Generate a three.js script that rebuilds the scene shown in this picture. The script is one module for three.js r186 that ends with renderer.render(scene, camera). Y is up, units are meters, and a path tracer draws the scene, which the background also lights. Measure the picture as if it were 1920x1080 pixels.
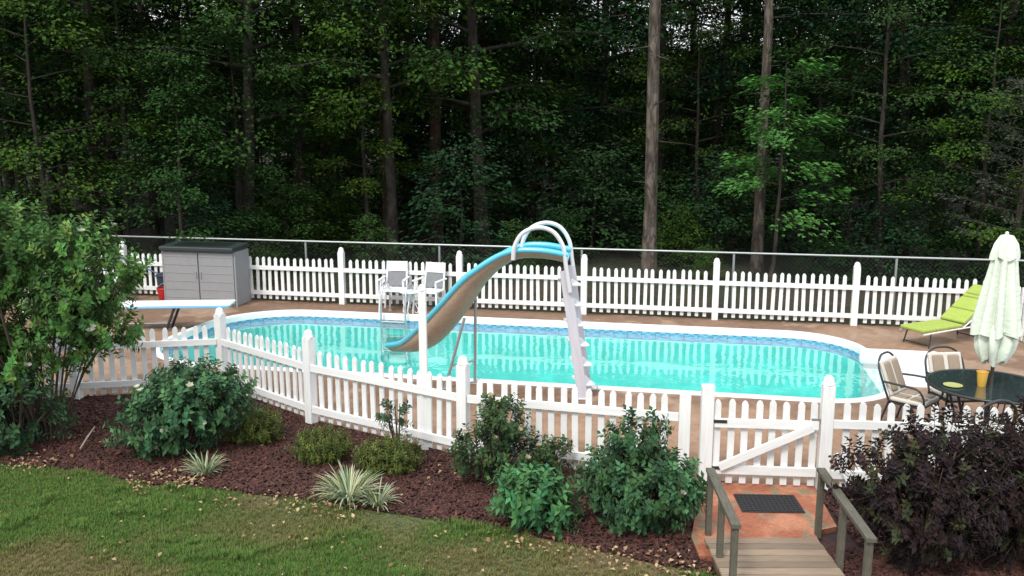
import * as THREE from 'three';
import { mergeGeometries } from 'three/addons/utils/BufferGeometryUtils.js';
import { RoundedBoxGeometry } from 'three/addons/geometries/RoundedBoxGeometry.js';

// ---------------------------------------------------------------- camera, sky, sun, exposure
const scene = new THREE.Scene();
const F = 1663, EYE = 3.55, PITCH = Math.atan(305 / F);       // focal length in photo pixels (1920 wide), eye height, downward pitch
const camera = new THREE.PerspectiveCamera(2 * Math.atan(540 / F) * 180 / Math.PI, 16 / 9, 0.1, 1500);
camera.position.set(0, EYE, 0);
camera.rotation.x = -PITCH;
const renderer = new THREE.WebGLRenderer({ antialias: true });
renderer.toneMapping = THREE.LinearToneMapping;
renderer.toneMappingExposure = 1.9;
renderer.shadowMap.enabled = true;

let seed = 12345;
function rnd() { seed = (seed + 0x6D2B79F5) | 0; let t = Math.imul(seed ^ (seed >>> 15), 1 | seed); t = (t + Math.imul(t ^ (t >>> 7), 61 | t)) ^ t; return ((t ^ (t >>> 14)) >>> 0) / 4294967296; }
const rr = (a, b) => a + (b - a) * rnd();
const reseed = (s) => { seed = s; };
function hash2(x, y, s) { let h = Math.imul(x, 374761393) ^ Math.imul(y, 668265263) ^ Math.imul(s, 974634721); h = Math.imul(h ^ (h >>> 13), 1274126177); return ((h ^ (h >>> 16)) >>> 0) / 4294967296; }
function pnoise(u, v, n, s) {            // periodic value noise on the unit tile, n cells
  const x = u * n, y = v * n, x0 = Math.floor(x), y0 = Math.floor(y), fx = x - x0, fy = y - y0, m = (a) => ((a % n) + n) % n;
  const sx = fx * fx * (3 - 2 * fx), sy = fy * fy * (3 - 2 * fy);
  const a = hash2(m(x0), m(y0), s), b = hash2(m(x0 + 1), m(y0), s), c = hash2(m(x0), m(y0 + 1), s), d = hash2(m(x0 + 1), m(y0 + 1), s);
  return (a + (b - a) * sx) * (1 - sy) + (c + (d - c) * sx) * sy;
}
function fbm(u, v, n, s, oct = 4, gain = 0.55) { let t = 0, a = 1, w = 0; for (let i = 0; i < oct; i++) { t += a * pnoise(u, v, n << i, s + i * 17); w += a; a *= gain; } return t / w; }
const clamp = (x, a = 0, b = 1) => Math.min(b, Math.max(a, x));
const smooth = (a, b, x) => { const t = clamp((x - a) / (b - a)); return t * t * (3 - 2 * t); };

{ // bright broken overcast, the same all round
  const W = 1024, Hh = 512, d = new Float32Array(W * Hh * 4);
  for (let j = 0; j < Hh; j++) for (let i = 0; i < W; i++) {
    const e = ((j + 0.5) / Hh - 0.5) * Math.PI, k = (j * W + i) * 4;
    let n = 0, a = 1, w = 0;
    for (let o = 0; o < 5; o++) { n += a * pnoise(i / W, j / Hh / 2, 12 << o, 5 + o); w += a; a *= 0.55; }
    n = smooth(0.38, 0.62, n / w);
    const z = 0.75 + 0.55 * Math.max(0, Math.sin(e));
    d[k] = z * (0.62 + 0.38 * n); d[k + 1] = z * (0.74 + 0.28 * n); d[k + 2] = z * (0.95 + 0.1 * n); d[k + 3] = 1;
    if (e < 0) { d[k] = 0.3; d[k + 1] = 0.3; d[k + 2] = 0.3; }
  }
  const t = new THREE.DataTexture(d, W, Hh, THREE.RGBAFormat, THREE.FloatType);
  t.mapping = THREE.EquirectangularReflectionMapping; t.magFilter = THREE.LinearFilter; t.minFilter = THREE.LinearFilter; t.needsUpdate = true;
  scene.background = t; scene.environment = t;
}
const sun = new THREE.DirectionalLight(new THREE.Color(1, 0.95, 0.86), 1.5);
sun.position.set(-14, 34, 10); sun.target.position.set(0, 0, -14);
sun.castShadow = true; sun.shadow.radius = 24; sun.shadow.mapSize.set(2048, 2048);
Object.assign(sun.shadow.camera, { left: -35, right: 35, top: 40, bottom: -40, near: 1, far: 120 });
scene.add(sun, sun.target);

// ---------------------------------------------------------------- placing
const cp = Math.cos(PITCH), sp = Math.sin(PITCH);
function P(px, py, h = 0) {              // a photo pixel, met with the level plane at height h
  const a = (px - 960) / F, b = (540 - py) / F, dy = b * cp - sp, dz = -(b * sp + cp), t = (h - EYE) / dy;
  return new THREE.Vector3(a * t, h, dz * t);
}
const TH = 11.448 * Math.PI / 180, cT = Math.cos(TH), sT = Math.sin(TH);   // the pool's axes: u along it, v towards the house
const W = (u, v, y = 0) => new THREE.Vector3(u * cT - v * sT, y, -14 + u * sT + v * cT);
const V3 = (x, y, z) => new THREE.Vector3(x, y, z);

// ---------------------------------------------------------------- naming
const taken = {};
function numbered(n) { const k = taken[n] = (taken[n] ?? -1) + 1; return k ? `${n}_${String(k).padStart(3, '0')}` : n; }
function finish(o) { o.traverse((m) => { if (m.isMesh) { m.castShadow = true; m.receiveShadow = true; } }); return o; }
function thing(name, label, category, pos = [0, 0, 0], turn = 0, group) {
  const o = new THREE.Group(); o.name = numbered(name); scene.add(o);
  o.position.set(...(pos.isVector3 ? pos.toArray() : pos)); o.rotation.y = turn;
  o.userData = { label, category }; if (group) o.userData.group = group;
  return o;
}
function part(name, geo, mat, parent) { const m = new THREE.Mesh(geo, mat); m.name = name; m.castShadow = m.receiveShadow = true; parent.add(m); return m; }
function single(name, geo, mat, label, category, group) { const m = part(numbered(name), geo, mat, scene); m.userData = { label, category }; if (group) m.userData.group = group; return m; }
function struct(name, geo, mat) { const m = part(numbered(name), geo, mat, scene); m.userData = { kind: 'structure' }; return m; }
function stuff(name, o, label, category) { o.name = numbered(name); o.castShadow = o.receiveShadow = true; o.userData = { kind: 'stuff', label, category }; scene.add(o); return o; }
function dup(root, label, group) { const r = root.clone(); r.name = numbered(root.name.replace(/_\d{3}$/, '')); r.userData = { ...root.userData }; if (label) r.userData.label = label; if (group) r.userData.group = group; scene.add(r); return r; }

// ---------------------------------------------------------------- textures and materials
function tex(n, fn, srgb = false) {
  const d = new Uint8Array(n * n * 4);
  for (let j = 0; j < n; j++) for (let i = 0; i < n; i++) {
    const c = fn((i + 0.5) / n, (j + 0.5) / n), k = (j * n + i) * 4;
    for (let q = 0; q < 3; q++) { let x = Array.isArray(c) ? c[q] : c; if (srgb) x = x <= 0.0031308 ? 12.92 * x : 1.055 * Math.pow(Math.max(x, 0), 1 / 2.4) - 0.055; d[k + q] = 255 * clamp(x); }
    d[k + 3] = 255;
  }
  const t = new THREE.DataTexture(d, n, n, THREE.RGBAFormat);
  t.wrapS = t.wrapT = THREE.RepeatWrapping; t.magFilter = THREE.LinearFilter; t.minFilter = THREE.LinearFilter; t.needsUpdate = true;
  if (srgb) t.colorSpace = THREE.SRGBColorSpace;
  return t;
}
function rep(t, x, y = x) { const c = t.clone(); c.repeat.set(x, y); c.needsUpdate = true; return c; }
const mixc = (a, b, t) => [a[0] + (b[0] - a[0]) * t, a[1] + (b[1] - a[1]) * t, a[2] + (b[2] - a[2]) * t];
const scl = (a, k) => [a[0] * k, a[1] * k, a[2] * k];
function M(c, roughness = 0.7, extra = {}) { const m = new THREE.MeshPhysicalMaterial({ roughness, side: THREE.DoubleSide, ...extra }); m.color.setRGB(...c); return m; }
const grain = tex(512, (u, v) => 0.78 + 0.22 * fbm(u, v, 4, 3, 6) + 0.05 * (hash2(u * 512 | 0, v * 512 | 0, 9) - 0.5), true);
const bumpT = tex(512, (u, v) => fbm(u, v, 16, 31, 5));
const white = M([0.8, 0.8, 0.78], 0.42, { map: grain });
const plasticWhite = M([0.78, 0.79, 0.8], 0.35, { map: grain });
const steel = M([0.62, 0.63, 0.65], 0.28, { metalness: 0.9 });
const galv = M([0.42, 0.44, 0.43], 0.45, { metalness: 0.7, map: grain });
const darkMetal = M([0.022, 0.022, 0.024], 0.4);
const deckMap = tex(1024, (u, v) => {
  const big = fbm(u, v, 3, 41, 5), f = fbm(u, v, 48, 47, 3), st = smooth(0.55, 0.68, fbm(u, v, 6, 53, 4));
  return scl(mixc(mixc([0.26, 0.16, 0.1], [0.17, 0.1, 0.062], smooth(0.35, 0.65, big)), [0.33, 0.23, 0.16], st * 0.6), 0.75 + 0.5 * f);
}, true);
const deckRough = tex(512, (u, v) => 0.35 + 0.5 * smooth(0.4, 0.6, fbm(u, v, 4, 61, 4)) + 0.1 * fbm(u, v, 64, 3, 2));
const deckMat = M([1, 1, 1], 1, { map: rep(deckMap, 1 / 4.3), roughnessMap: rep(deckRough, 1 / 3.1), bumpMap: rep(bumpT, 1 / 0.9), bumpScale: 0.002 });
const lawnMap = tex(1024, (u, v) => {
  const b = smooth(0.42, 0.62, fbm(u, v, 5, 71, 5)), f = fbm(u, v, 90, 77, 3);
  return scl(mixc([0.055, 0.075, 0.022], [0.11, 0.075, 0.036], b), 0.55 + 0.9 * f);
}, true);
const lawnMat = M([1, 1, 1], 0.95, { map: rep(lawnMap, 1 / 5), bumpMap: rep(bumpT, 1 / 0.6), bumpScale: 0.02 });
const mulchMap = tex(1024, (u, v) => { const f = fbm(u, v, 60, 83, 4), b = fbm(u, v, 6, 87, 3); return scl(mixc([0.022, 0.008, 0.007], [0.042, 0.016, 0.013], b), 0.3 + 1.3 * f); }, true);
const mulchMat = M([1, 1, 1], 0.95, { map: rep(mulchMap, 1 / 2.2), bumpMap: rep(bumpT, 1 / 0.5), bumpScale: 0.02 });
const floorMap = tex(1024, (u, v) => { const f = fbm(u, v, 50, 93, 4), b = smooth(0.4, 0.6, fbm(u, v, 5, 97, 4)); return scl(mixc([0.05, 0.032, 0.018], [0.025, 0.03, 0.012], b), 0.4 + 1.2 * f); }, true);
const forestFloorMat = M([1, 1, 1], 1, { map: rep(floorMap, 1 / 6), bumpMap: rep(bumpT, 1 / 0.8), bumpScale: 0.03 });
const barkMap = tex(512, (u, v) => {
  const plate = fbm(u, v, 9, 103, 5), r = Math.abs(fbm(u, v, 8, 107, 3) - 0.5) * 2;
  return scl(mixc([0.45, 0.38, 0.33], [0.95, 0.87, 0.8], smooth(0.3, 0.7, plate)), 0.5 + 0.55 * smooth(0.02, 0.3, r));
}, true);
const pineBark = M([0.125, 0.112, 0.098], 0.95, { map: rep(barkMap, 1, 0.33), bumpMap: rep(barkMap, 1, 0.33), bumpScale: 0.02 });
const redBark = M([0.075, 0.046, 0.034], 0.95, { map: rep(barkMap, 1, 0.6), bumpMap: rep(barkMap, 1, 0.6), bumpScale: 0.015 });
const greyBark = M([0.05, 0.045, 0.037], 0.95, { map: rep(barkMap, 0.7, 0.4), bumpMap: rep(barkMap, 0.7, 0.4), bumpScale: 0.006 });
const dimBark = M([0.07, 0.056, 0.046], 0.95, { map: rep(barkMap, 1, 0.33) });
const twigMat = M([0.07, 0.05, 0.035], 0.9);
const leafMat = new THREE.MeshPhysicalMaterial({ vertexColors: true, roughness: 0.75, specularIntensity: 0.22, side: THREE.DoubleSide });
const leafKinds = [[1, 1, 1], [1.45, 1.3, 0.85], [0.8, 0.9, 1.05], [1.25, 1.05, 0.9], [1.9, 1.55, 0.9]].map((c) => { const m = leafMat.clone(); m.color.setRGB(...c.map((x) => x * 0.5)); return m; });   // several species; vertex colours below are doubled to match
const anyLeaf = () => leafKinds[rnd() * 5 | 0];
const leafLit = new THREE.MeshPhysicalMaterial({ vertexColors: true, roughness: 1, transmission: 0.35, thickness: 0, specularIntensity: 0.3, side: THREE.DoubleSide });
const woodMap = tex(512, (u, v) => { const g = fbm(u * 0.25, v, 24, 111, 4), b = fbm(u, v, 4, 113, 3); return scl(mixc([0.25, 0.18, 0.125], [0.15, 0.115, 0.085], b), 0.6 + 0.8 * g); }, true);
const oldWood = [0.95, 0.75, 1.15].map((k) => M([k, k, k * 0.96], 0.85, { map: woodMap, bumpMap: woodMap, bumpScale: 0.003 }));
const railWood = M([0.4, 0.5, 0.5], 0.85, { map: woodMap, bumpMap: woodMap, bumpScale: 0.003 });

// ---------------------------------------------------------------- geometry helpers
const mg = (list) => mergeGeometries(list.map((g) => g.index ? g.toNonIndexed() : g), false);
function bx(w, h, d, x = 0, y = 0, z = 0) { const g = new THREE.BoxGeometry(w, h, d); g.translate(x, y, z); return g; }
function rbx(w, h, d, r = 0.01, x = 0, y = 0, z = 0, s = 2) { const g = new RoundedBoxGeometry(w, h, d, s, Math.min(r, w / 2.01, h / 2.01, d / 2.01)); g.translate(x, y, z); return g; }
function pipe(pts, r, seg = 24, rad = 8, closed = false) { return new THREE.TubeGeometry(new THREE.CatmullRomCurve3(pts, closed, 'centripetal'), seg, r, rad, closed); }
function bar(a, b, w, d, up = V3(0, 1, 0)) {                         // a square bar from a to b
  const g = new THREE.BoxGeometry(w, d, a.distanceTo(b)), m = new THREE.Matrix4(), z = b.clone().sub(a).normalize(), x = new THREE.Vector3().crossVectors(up, z).normalize(), y = new THREE.Vector3().crossVectors(z, x);
  m.makeBasis(x, y, z).setPosition(a.clone().add(b).multiplyScalar(0.5)); return g.applyMatrix4(m);
}
function rod(a, b, r0, r1 = r0, n = 8) { const g = new THREE.CylinderGeometry(r1, r0, a.distanceTo(b), n); g.applyQuaternion(new THREE.Quaternion().setFromUnitVectors(V3(0, 1, 0), b.clone().sub(a).normalize())); const c = a.clone().add(b).multiplyScalar(0.5); return g.translate(c.x, c.y, c.z); }
function taper(pts, radii, n = 8, wob = 0) {                         // a limb: rings along points, uv in metres
  const pos = [], uv = [], idx = []; let len = 0;
  pts.forEach((p, i) => {
    const t = (pts[Math.min(i + 1, pts.length - 1)]).clone().sub(pts[Math.max(i - 1, 0)]).normalize();
    const x = new THREE.Vector3().crossVectors(Math.abs(t.y) > 0.9 ? V3(1, 0, 0) : V3(0, 1, 0), t).normalize(), y = new THREE.Vector3().crossVectors(t, x);
    if (i) len += p.distanceTo(pts[i - 1]);
    for (let k = 0; k <= n; k++) { const a = k / n * 2 * Math.PI, r = radii[i] * (1 + wob * (hash2(i, k % n, 7) - 0.5)); pos.push(p.x + r * (x.x * Math.cos(a) + y.x * Math.sin(a)), p.y + r * (x.y * Math.cos(a) + y.y * Math.sin(a)), p.z + r * (x.z * Math.cos(a) + y.z * Math.sin(a))); uv.push(k / n, len); }
  });
  for (let i = 0; i < pts.length - 1; i++) for (let k = 0; k < n; k++) { const a = i * (n + 1) + k, b = a + n + 1; idx.push(a, a + 1, b, b, a + 1, b + 1); }
  const g = new THREE.BufferGeometry(); g.setAttribute('position', new THREE.Float32BufferAttribute(pos, 3)); g.setAttribute('uv', new THREE.Float32BufferAttribute(uv, 2)); g.setIndex(idx); g.computeVertexNormals(); return g;
}
function flat(pts, holes = [], y = 0) {                              // a level sheet over [x, z] points, uv in metres
  const s = new THREE.Shape(pts.map(([x, z]) => new THREE.Vector2(x, -z)));
  for (const h of holes) s.holes.push(new THREE.Path(h.map(([x, z]) => new THREE.Vector2(x, -z))));
  const g = new THREE.ShapeGeometry(s); g.rotateX(-Math.PI / 2); g.translate(0, y, 0); return g;
}
function slab(pts, holes, y, thick) {
  const s = new THREE.Shape(pts.map(([x, z]) => new THREE.Vector2(x, -z)));
  for (const h of holes) s.holes.push(new THREE.Path(h.map(([x, z]) => new THREE.Vector2(x, -z))));
  const g = new THREE.ExtrudeGeometry(s, { depth: thick, bevelEnabled: false }); g.rotateX(-Math.PI / 2); g.translate(0, y - thick, 0); return g;
}
class Leaves {                                                       // many small folded leaves in one geometry
  constructor() { this.p = []; this.c = []; this.i = []; this.n = 0; }
  leaf(o, axis, nrm, len, wid, col, fold = 0.25) {
    const s = new THREE.Vector3().crossVectors(axis, nrm).normalize(), n = new THREE.Vector3().crossVectors(s, axis).normalize(), w = wid / 2, q = this.n;
    const v = (a, b, c) => this.p.push(o.x + axis.x * a + s.x * b + n.x * c, o.y + axis.y * a + s.y * b + n.y * c, o.z + axis.z * a + s.z * b + n.z * c);
    v(0, 0, 0); v(len * 0.42, w, w * fold); v(len, 0, -len * 0.08); v(len * 0.42, -w, w * fold);
    for (let k = 0; k < 4; k++) this.c.push(...col);
    this.i.push(q, q + 1, q + 2, q, q + 2, q + 3); this.n += 4;
  }
  blade(o, dir, len, wid, droop, col, segs = 3) {
    const s = new THREE.Vector3().crossVectors(dir, V3(0, 1, 0)).normalize(), q = this.n, d = dir.clone(), p = o.clone();
    for (let k = 0; k <= segs; k++) {
      const w = wid / 2 * (k === segs ? 0.08 : 1 - 0.45 * k / segs);
      this.p.push(p.x + s.x * w, p.y + s.y * w, p.z + s.z * w, p.x - s.x * w, p.y - s.y * w, p.z - s.z * w); this.c.push(...col, ...col);
      p.addScaledVector(d, len / segs); d.y -= droop / segs; d.normalize();
      if (k < segs) { const a = q + 2 * k; this.i.push(a, a + 1, a + 2, a + 2, a + 1, a + 3); }
    }
    this.n += 2 * (segs + 1);
  }
  geo() { const g = new THREE.BufferGeometry(); g.setAttribute('position', new THREE.Float32BufferAttribute(this.p, 3)); g.setAttribute('color', new THREE.Float32BufferAttribute(this.c, 3)); g.setIndex(this.i); return g; }
}
function rdir(yk = 1) { for (;;) { const v = V3(rr(-1, 1), rr(-1, 1), rr(-1, 1)), l = v.length(); if (l > 0.1 && l < 1) { v.y *= yk; return v.normalize(); } } }
const tint = (c, s = 0.35) => { const k = 1 + rr(-s, s), h = rr(-0.12, 0.12); return [c[0] * k * (1 + h), c[1] * k, c[2] * k * (1 - h)]; };

// ================================================================ THE GROUND
const fenceLine = [[-9.5, -10.6], [-5.73, -11.25], [-3.91, -11.6], [-2.43, -10.3], [-0.52, -9.08], [1.67, -8.46], [3.06, -8.26], [4.97, -8.06], [9.5, -7.6]];
const edgePx = [[-250, 850], [0, 868], [160, 880], [245, 900], [428, 917], [570, 933], [691, 952], [886, 980], [1062, 1013], [1210, 1048], [1340, 1074]];
const bedEdge = [[-9.5, -9.9], ...edgePx.map(([x, y]) => { const p = P(x, y); return [p.x, p.z]; }), [1.66, -5.6]];
function zAt(line, x) { for (let i = 0; i < line.length - 1; i++) if (x <= line[i + 1][0]) { const t = clamp((x - line[i][0]) / (line[i + 1][0] - line[i][0])); return line[i][1] + t * (line[i + 1][1] - line[i][1]); } return line[line.length - 1][1]; }
const xz = (v) => [v.x, v.z];
// the pool: a rounded rectangle in u, v
const PU0 = -5.75, PU1 = 5.55, PV0 = -1.95, PV1 = 1.95;
function poolOutline(off = 0) {
  const out = [], corners = [[PU1, PV1, 1.0, 0], [PU0, PV1, 1.45, 1], [PU0, PV0, 1.45, 2], [PU1, PV0, 1.15, 3]];
  for (const [u, v, r, k] of corners) {
    const cu = u + (u > 0 ? -r : r), cv = v + (v > 0 ? -r : r);
    for (let i = 0; i <= 12; i++) { const a = (k + i / 12) * Math.PI / 2; out.push([cu + (r + off) * Math.cos(a), cv + (r + off) * Math.sin(a)]); }
  }
  return out;
}
const pool2 = (off) => poolOutline(off).map(([u, v]) => xz(W(u, v)));
const stepRect = [[PU1 - 0.3, -1.15], [PU1 + 1.0, -1.15], [PU1 + 1.0, 0.95], [PU1 - 0.3, 0.95]];
// deck hole = pool with the step bay
function deckHole(off) {
  const o = poolOutline(off), out = [];
  // outline runs from the u+ v+ corner round to the u+ v- corner; the step bay closes it
  for (const q of o) out.push(q);
  out.push([PU1 + 1.05, -0.8], [PU1 + 1.05, 0.95]);
  return out.map(([u, v]) => xz(W(u, v)));
}
const deckFront = fenceLine.map(([x, z]) => [x, z - 0.1]);
const deckPts = [...deckFront, xz(W(10.6, -2.9)), xz(W(-11, -2.9))];
struct('pool_deck', slab(deckPts, [deckHole(0.085)], 0, 0.14), deckMat);
const groundHole = [...fenceLine.map(([x, z]) => [clamp(x, -9, 9), z - 0.4]), xz(W(10.0, -2.6)), xz(W(-10.4, -2.6))];
struct('ground', flat([[-420, 60], [420, 60], [420, -420], [-420, -420]], [groundHole], -0.03), lawnMat);
struct('mulch_bed', flat([...bedEdge, [1.66, -8.3], ...fenceLine.slice(0, 5).reverse().map(([x, z]) => [x, z - 0.095])], [], -0.018), mulchMat);
struct('mulch_bed', flat([[2.62, -8.36], [2.62, -4.6], [9.5, -4.2], [9.5, -7.7], [4.97, -8.16], [3.06, -8.36]], [], -0.018), mulchMat);
struct('forest_floor', flat([xz(W(-120, -2.88)), xz(W(120, -2.88)), [160, -300], [-160, -300]], [], -0.022), forestFloorMat);

// ---------------------------------------------------------------- swimming pool
const waterY = -0.115;
{
  const t = thing('swimming_pool', 'long rounded rectangular pool with white coping and blue patterned liner border', 'pool');
  const ring = (off, y0, y1, open) => {
    const o = poolOutline(off).map(([u, v]) => W(u, v)), pos = [], uv = [], idx = []; let l = 0;
    const n = o.length;
    for (let i = 0; i <= n; i++) { const p = o[i % n]; if (i) l += p.distanceTo(o[(i - 1) % n]); const f = typeof y1 === 'function' ? y1(p) : y1; pos.push(p.x, y0, p.z, p.x, f, p.z); uv.push(l, 0, l, 1); }
    for (let i = 0; i < n; i++) { if (open && i === n - 1) { continue; } const a = 2 * i; idx.push(a, a + 1, a + 2, a + 2, a + 1, a + 3); }
    const g = new THREE.BufferGeometry(); g.setAttribute('position', new THREE.Float32BufferAttribute(pos, 3)); g.setAttribute('uv', new THREE.Float32BufferAttribute(uv, 2)); g.setIndex(idx); g.computeVertexNormals(); return g;
  };
  const depth = (x, z) => { const u = x * cT + (z + 14) * sT; return -1.15 - 1.1 * smooth(0.5, -3, u); };
  const borderMap = tex(512, (u, v) => {
    const w = fbm(u, v, 12, 121, 4), cell = (Math.abs(((u * 4) % 1) - 0.5) < 0.46 && Math.abs(((v * 2) % 1) - 0.5) < 0.44) ? 1 : 0.55;
    const band = v > 0.35 && v < 0.65 ? 1 : 0, wave = Math.sin(2 * Math.PI * (u * 6)) * 0.07 + 0.5;
    return scl(mixc(mixc([0.03, 0.14, 0.36], [0.09, 0.3, 0.5], smooth(0.35, 0.65, w)), [0.3, 0.62, 0.8], band * (Math.abs(v - wave) < 0.07 ? 0.75 : 0.12)), cell);
  }, true);
  part('liner_border', ring(0, 0.01, -0.24, true), M([1, 1, 1], 0.4, { map: borderMap }), t);
  const linerMap = tex(512, (u, v) => scl([0.145, 0.6, 0.56], 0.8 + 0.4 * fbm(u, v, 10, 131, 4)), true);
  const linerMat = M([1, 1, 1], 0.5, { map: rep(linerMap, 0.5) });
  part('liner_wall', ring(0, -0.24, (p) => depth(p.x, p.z), true), linerMat, t);
  const fl = []; const NU = 40;
  const g = new THREE.PlaneGeometry(PU1 - PU0, PV1 - PV0, NU, 4); g.rotateX(-Math.PI / 2);
  { const p = g.attributes.position, uv = g.attributes.uv; for (let i = 0; i < p.count; i++) { const u = p.getX(i) + (PU0 + PU1) / 2, v = p.getZ(i), w = W(u, v); p.setXYZ(i, w.x, depth(w.x, w.z) + 0.004, w.z); uv.setXY(i, u, v); } g.computeVertexNormals(); }
  part('floor', g, linerMat, t);
  // coping in lengths: bull-nosed strip
  const o = poolOutline(0.045).map(([u, v]) => W(u, v, 0.0)), cop = M([0.8, 0.81, 0.8], 0.4, { map: grain });
  const strip = (pts) => {
    const prof = [[-0.055, -0.085], [-0.055, 0.012], [-0.042, 0.03], [0.02, 0.034], [0.055, 0.012], [0.055, -0.034]], pos = [], idx = [], uv = [];
    pts.forEach((p, i) => { const d = pts[Math.min(i + 1, pts.length - 1)].clone().sub(pts[Math.max(0, i - 1)]).normalize(), nx = d.z, nz = -d.x; for (const [a, b] of prof) { pos.push(p.x + nx * a, p.y + b, p.z + nz * a); uv.push(i * 0.3, a * 4); } });
    const m = prof.length; for (let i = 0; i < pts.length - 1; i++) for (let k = 0; k < m - 1; k++) { const a = i * m + k; idx.push(a, a + 1, a + m, a + m, a + 1, a + m + 1); }
    const gg = new THREE.BufferGeometry(); gg.setAttribute('position', new THREE.Float32BufferAttribute(pos, 3)); gg.setAttribute('uv', new THREE.Float32BufferAttribute(uv, 2)); gg.setIndex(idx); gg.computeVertexNormals(); return gg;
  };
  const run = (a, b, n) => Array.from({ length: n + 1 }, (_, i) => a.clone().lerp(b, i / n));
  const segs = [o.slice(0, 13), o.slice(13, 26), o.slice(26, 39), o.slice(39, 52)];
  for (const [i, s] of segs.entries()) {
    part('coping_corner', strip(s), cop, t);
    if (i < 3) { const a = s[12], b = segs[i + 1][0], n = Math.max(1, Math.round(a.distanceTo(b) / 3)); for (let k = 0; k < n; k++) part('coping_length', strip(run(a.clone().lerp(b, k / n + 0.0004), a.clone().lerp(b, (k + 1) / n - 0.0004), 4)), cop, t); }
  }
    // moulded white steps in the end bay
  const st = part('step_unit', mg([
    bx(1.0, 1.0, 1.72, 0.51, -0.76, 0), bx(0.7, 0.3, 1.72, 0.66, -0.22, 0), bx(0.38, 0.2, 1.72, 0.82, -0.11, 0),
    rbx(0.14, 0.24, 2.0, 0.04, 1.04, -0.07, 0), rbx(1.12, 0.24, 0.14, 0.04, 0.5, -0.07, 0.92), rbx(1.12, 0.24, 0.14, 0.04, 0.5, -0.07, -0.92)]), plasticWhite, t);
  st.position.copy(W(PU1, 0.075)); st.rotation.y = -TH;
}
{ // water
  const wh = tex(1024, (u, v) => 0.75 * fbm(u, v, 5, 141, 3) + 0.25 * fbm(u, v, 30, 147, 3) * smooth(0.35, 0.65, fbm(u, v, 4, 149, 3)));
  const wm = M([0.86, 1, 0.985], 0.02, { transmission: 1, thickness: 0, ior: 1.33, bumpMap: rep(wh, 1 / 5), bumpScale: 0.014 });
  struct('water', flat([...poolOutline(-0.003), [PU1 + 0.97, -0.77], [PU1 + 0.97, 0.92]].map(([u, v]) => xz(W(u, v))), [], waterY), wm);
}

// ================================================================ FENCES
const PW = 0.064, PT = 0.019;
function picketGeo(h) { const s = new THREE.Shape(); const w = PW / 2; s.moveTo(-w, 0); s.lineTo(w, 0); s.lineTo(w, h - 0.04); s.lineTo(w * 0.62, h - 0.012); s.lineTo(0, h); s.lineTo(-w * 0.62, h - 0.012); s.lineTo(-w, h - 0.04); s.closePath(); const g = new THREE.ExtrudeGeometry(s, { depth: PT, bevelEnabled: false }); g.translate(0, 0, -PT / 2); return g; }
const pickets = [0.86, 0.868, 0.853].map(picketGeo);
const postBody = rbx(0.115, 1.06, 0.115, 0.008, 0, 0.53, 0);
const capGeo = (() => { const g = new THREE.LatheGeometry([[0.0585, 0], [0.063, 0.006], [0.063, 0.022], [0.052, 0.03], [0.052, 0.05], [0.042, 0.078], [0.022, 0.094], [0.0005, 0.1]].map(([x, y]) => new THREE.Vector2(x, y)), 16); g.translate(0, 1.06, 0); return g; })();
const whites = [white, M([0.77, 0.77, 0.745], 0.45, { map: grain }), M([0.82, 0.82, 0.81], 0.42, { map: grain })];
function addPost(t, p, turn, h = 1) { const b = part('post', postBody, white, t); b.position.copy(p); b.rotation.y = turn; b.scale.y = h; part('cap', capGeo, white, b); return b; }
function addPanel(t, a, b, { side = 1, inset = 0.0575, pitch = 0.135, mis = 0.006 } = {}) {     // rails and pickets between two posts; side: which way the rails face
  const d = b.clone().sub(a), len = d.length(), ang = Math.atan2(-d.z, d.x), n = Math.round((len - 2 * inset) / pitch) - 1;
  const o = new THREE.Object3D(); o.position.copy(a); o.rotation.y = ang; o.updateMatrix();
  const at = (x, y, z) => V3(x, y, z).applyMatrix4(o.matrix);
  for (const y of [0.7, 0.185]) { const m = part('rail', bx(len - 2 * inset, 0.08, 0.036), white, t); m.position.copy(at(len / 2, y, side * (PT / 2 + 0.0185))); m.rotation.y = ang; }
  for (let i = 1; i <= n; i++) {
    const m = part('picket', pickets[rnd() * 3 | 0], whites[rnd() * 3 | 0], t);
    m.position.copy(at(inset + (len - 2 * inset) * i / (n + 1) + rr(-mis, mis), 0.055 + rr(-0.004, 0.004), 0)); m.rotation.set(0, ang, rr(-0.018, 0.018), 'YXZ');
  }
}
reseed(77);
{ // behind the pool
  const t = thing('picket_fence', 'white picket fence with capped posts behind the pool, in front of the wood', 'fence');
  const posts = []; for (let i = -2; i <= 5; i++) posts.push(W(-4.05 + 2.44 * (i), -2.8));
  posts.forEach((p) => addPost(t, p, -TH));
  for (let i = 0; i < posts.length - 1; i++) addPanel(t, posts[i], posts[i + 1]);
  const t2 = thing('picket_fence', 'white picket fence running toward the house beside the closed umbrella', 'fence');
  let a = posts[posts.length - 1].clone();
  for (let i = 0; i < 3; i++) { const b = W(-4.05 + 2.44 * 5 + 0.12 * (i + 1), -2.8 + 2.44 * (i + 1)); addPost(t2, b, -TH); addPanel(t2, a, b, { side: -1 }); a = b; }
  const t3 = thing('picket_fence', 'white picket fence section running toward the house at the diving board end', 'fence');
  a = posts[0].clone(); { const b = W(-4.05 - 4.88 - 0.4, -0.36); addPost(t3, b, -TH); addPanel(t3, a, b, { side: 1 }); }
}
const fp = fenceLine.map(([x, z]) => V3(x, 0, z));
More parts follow.
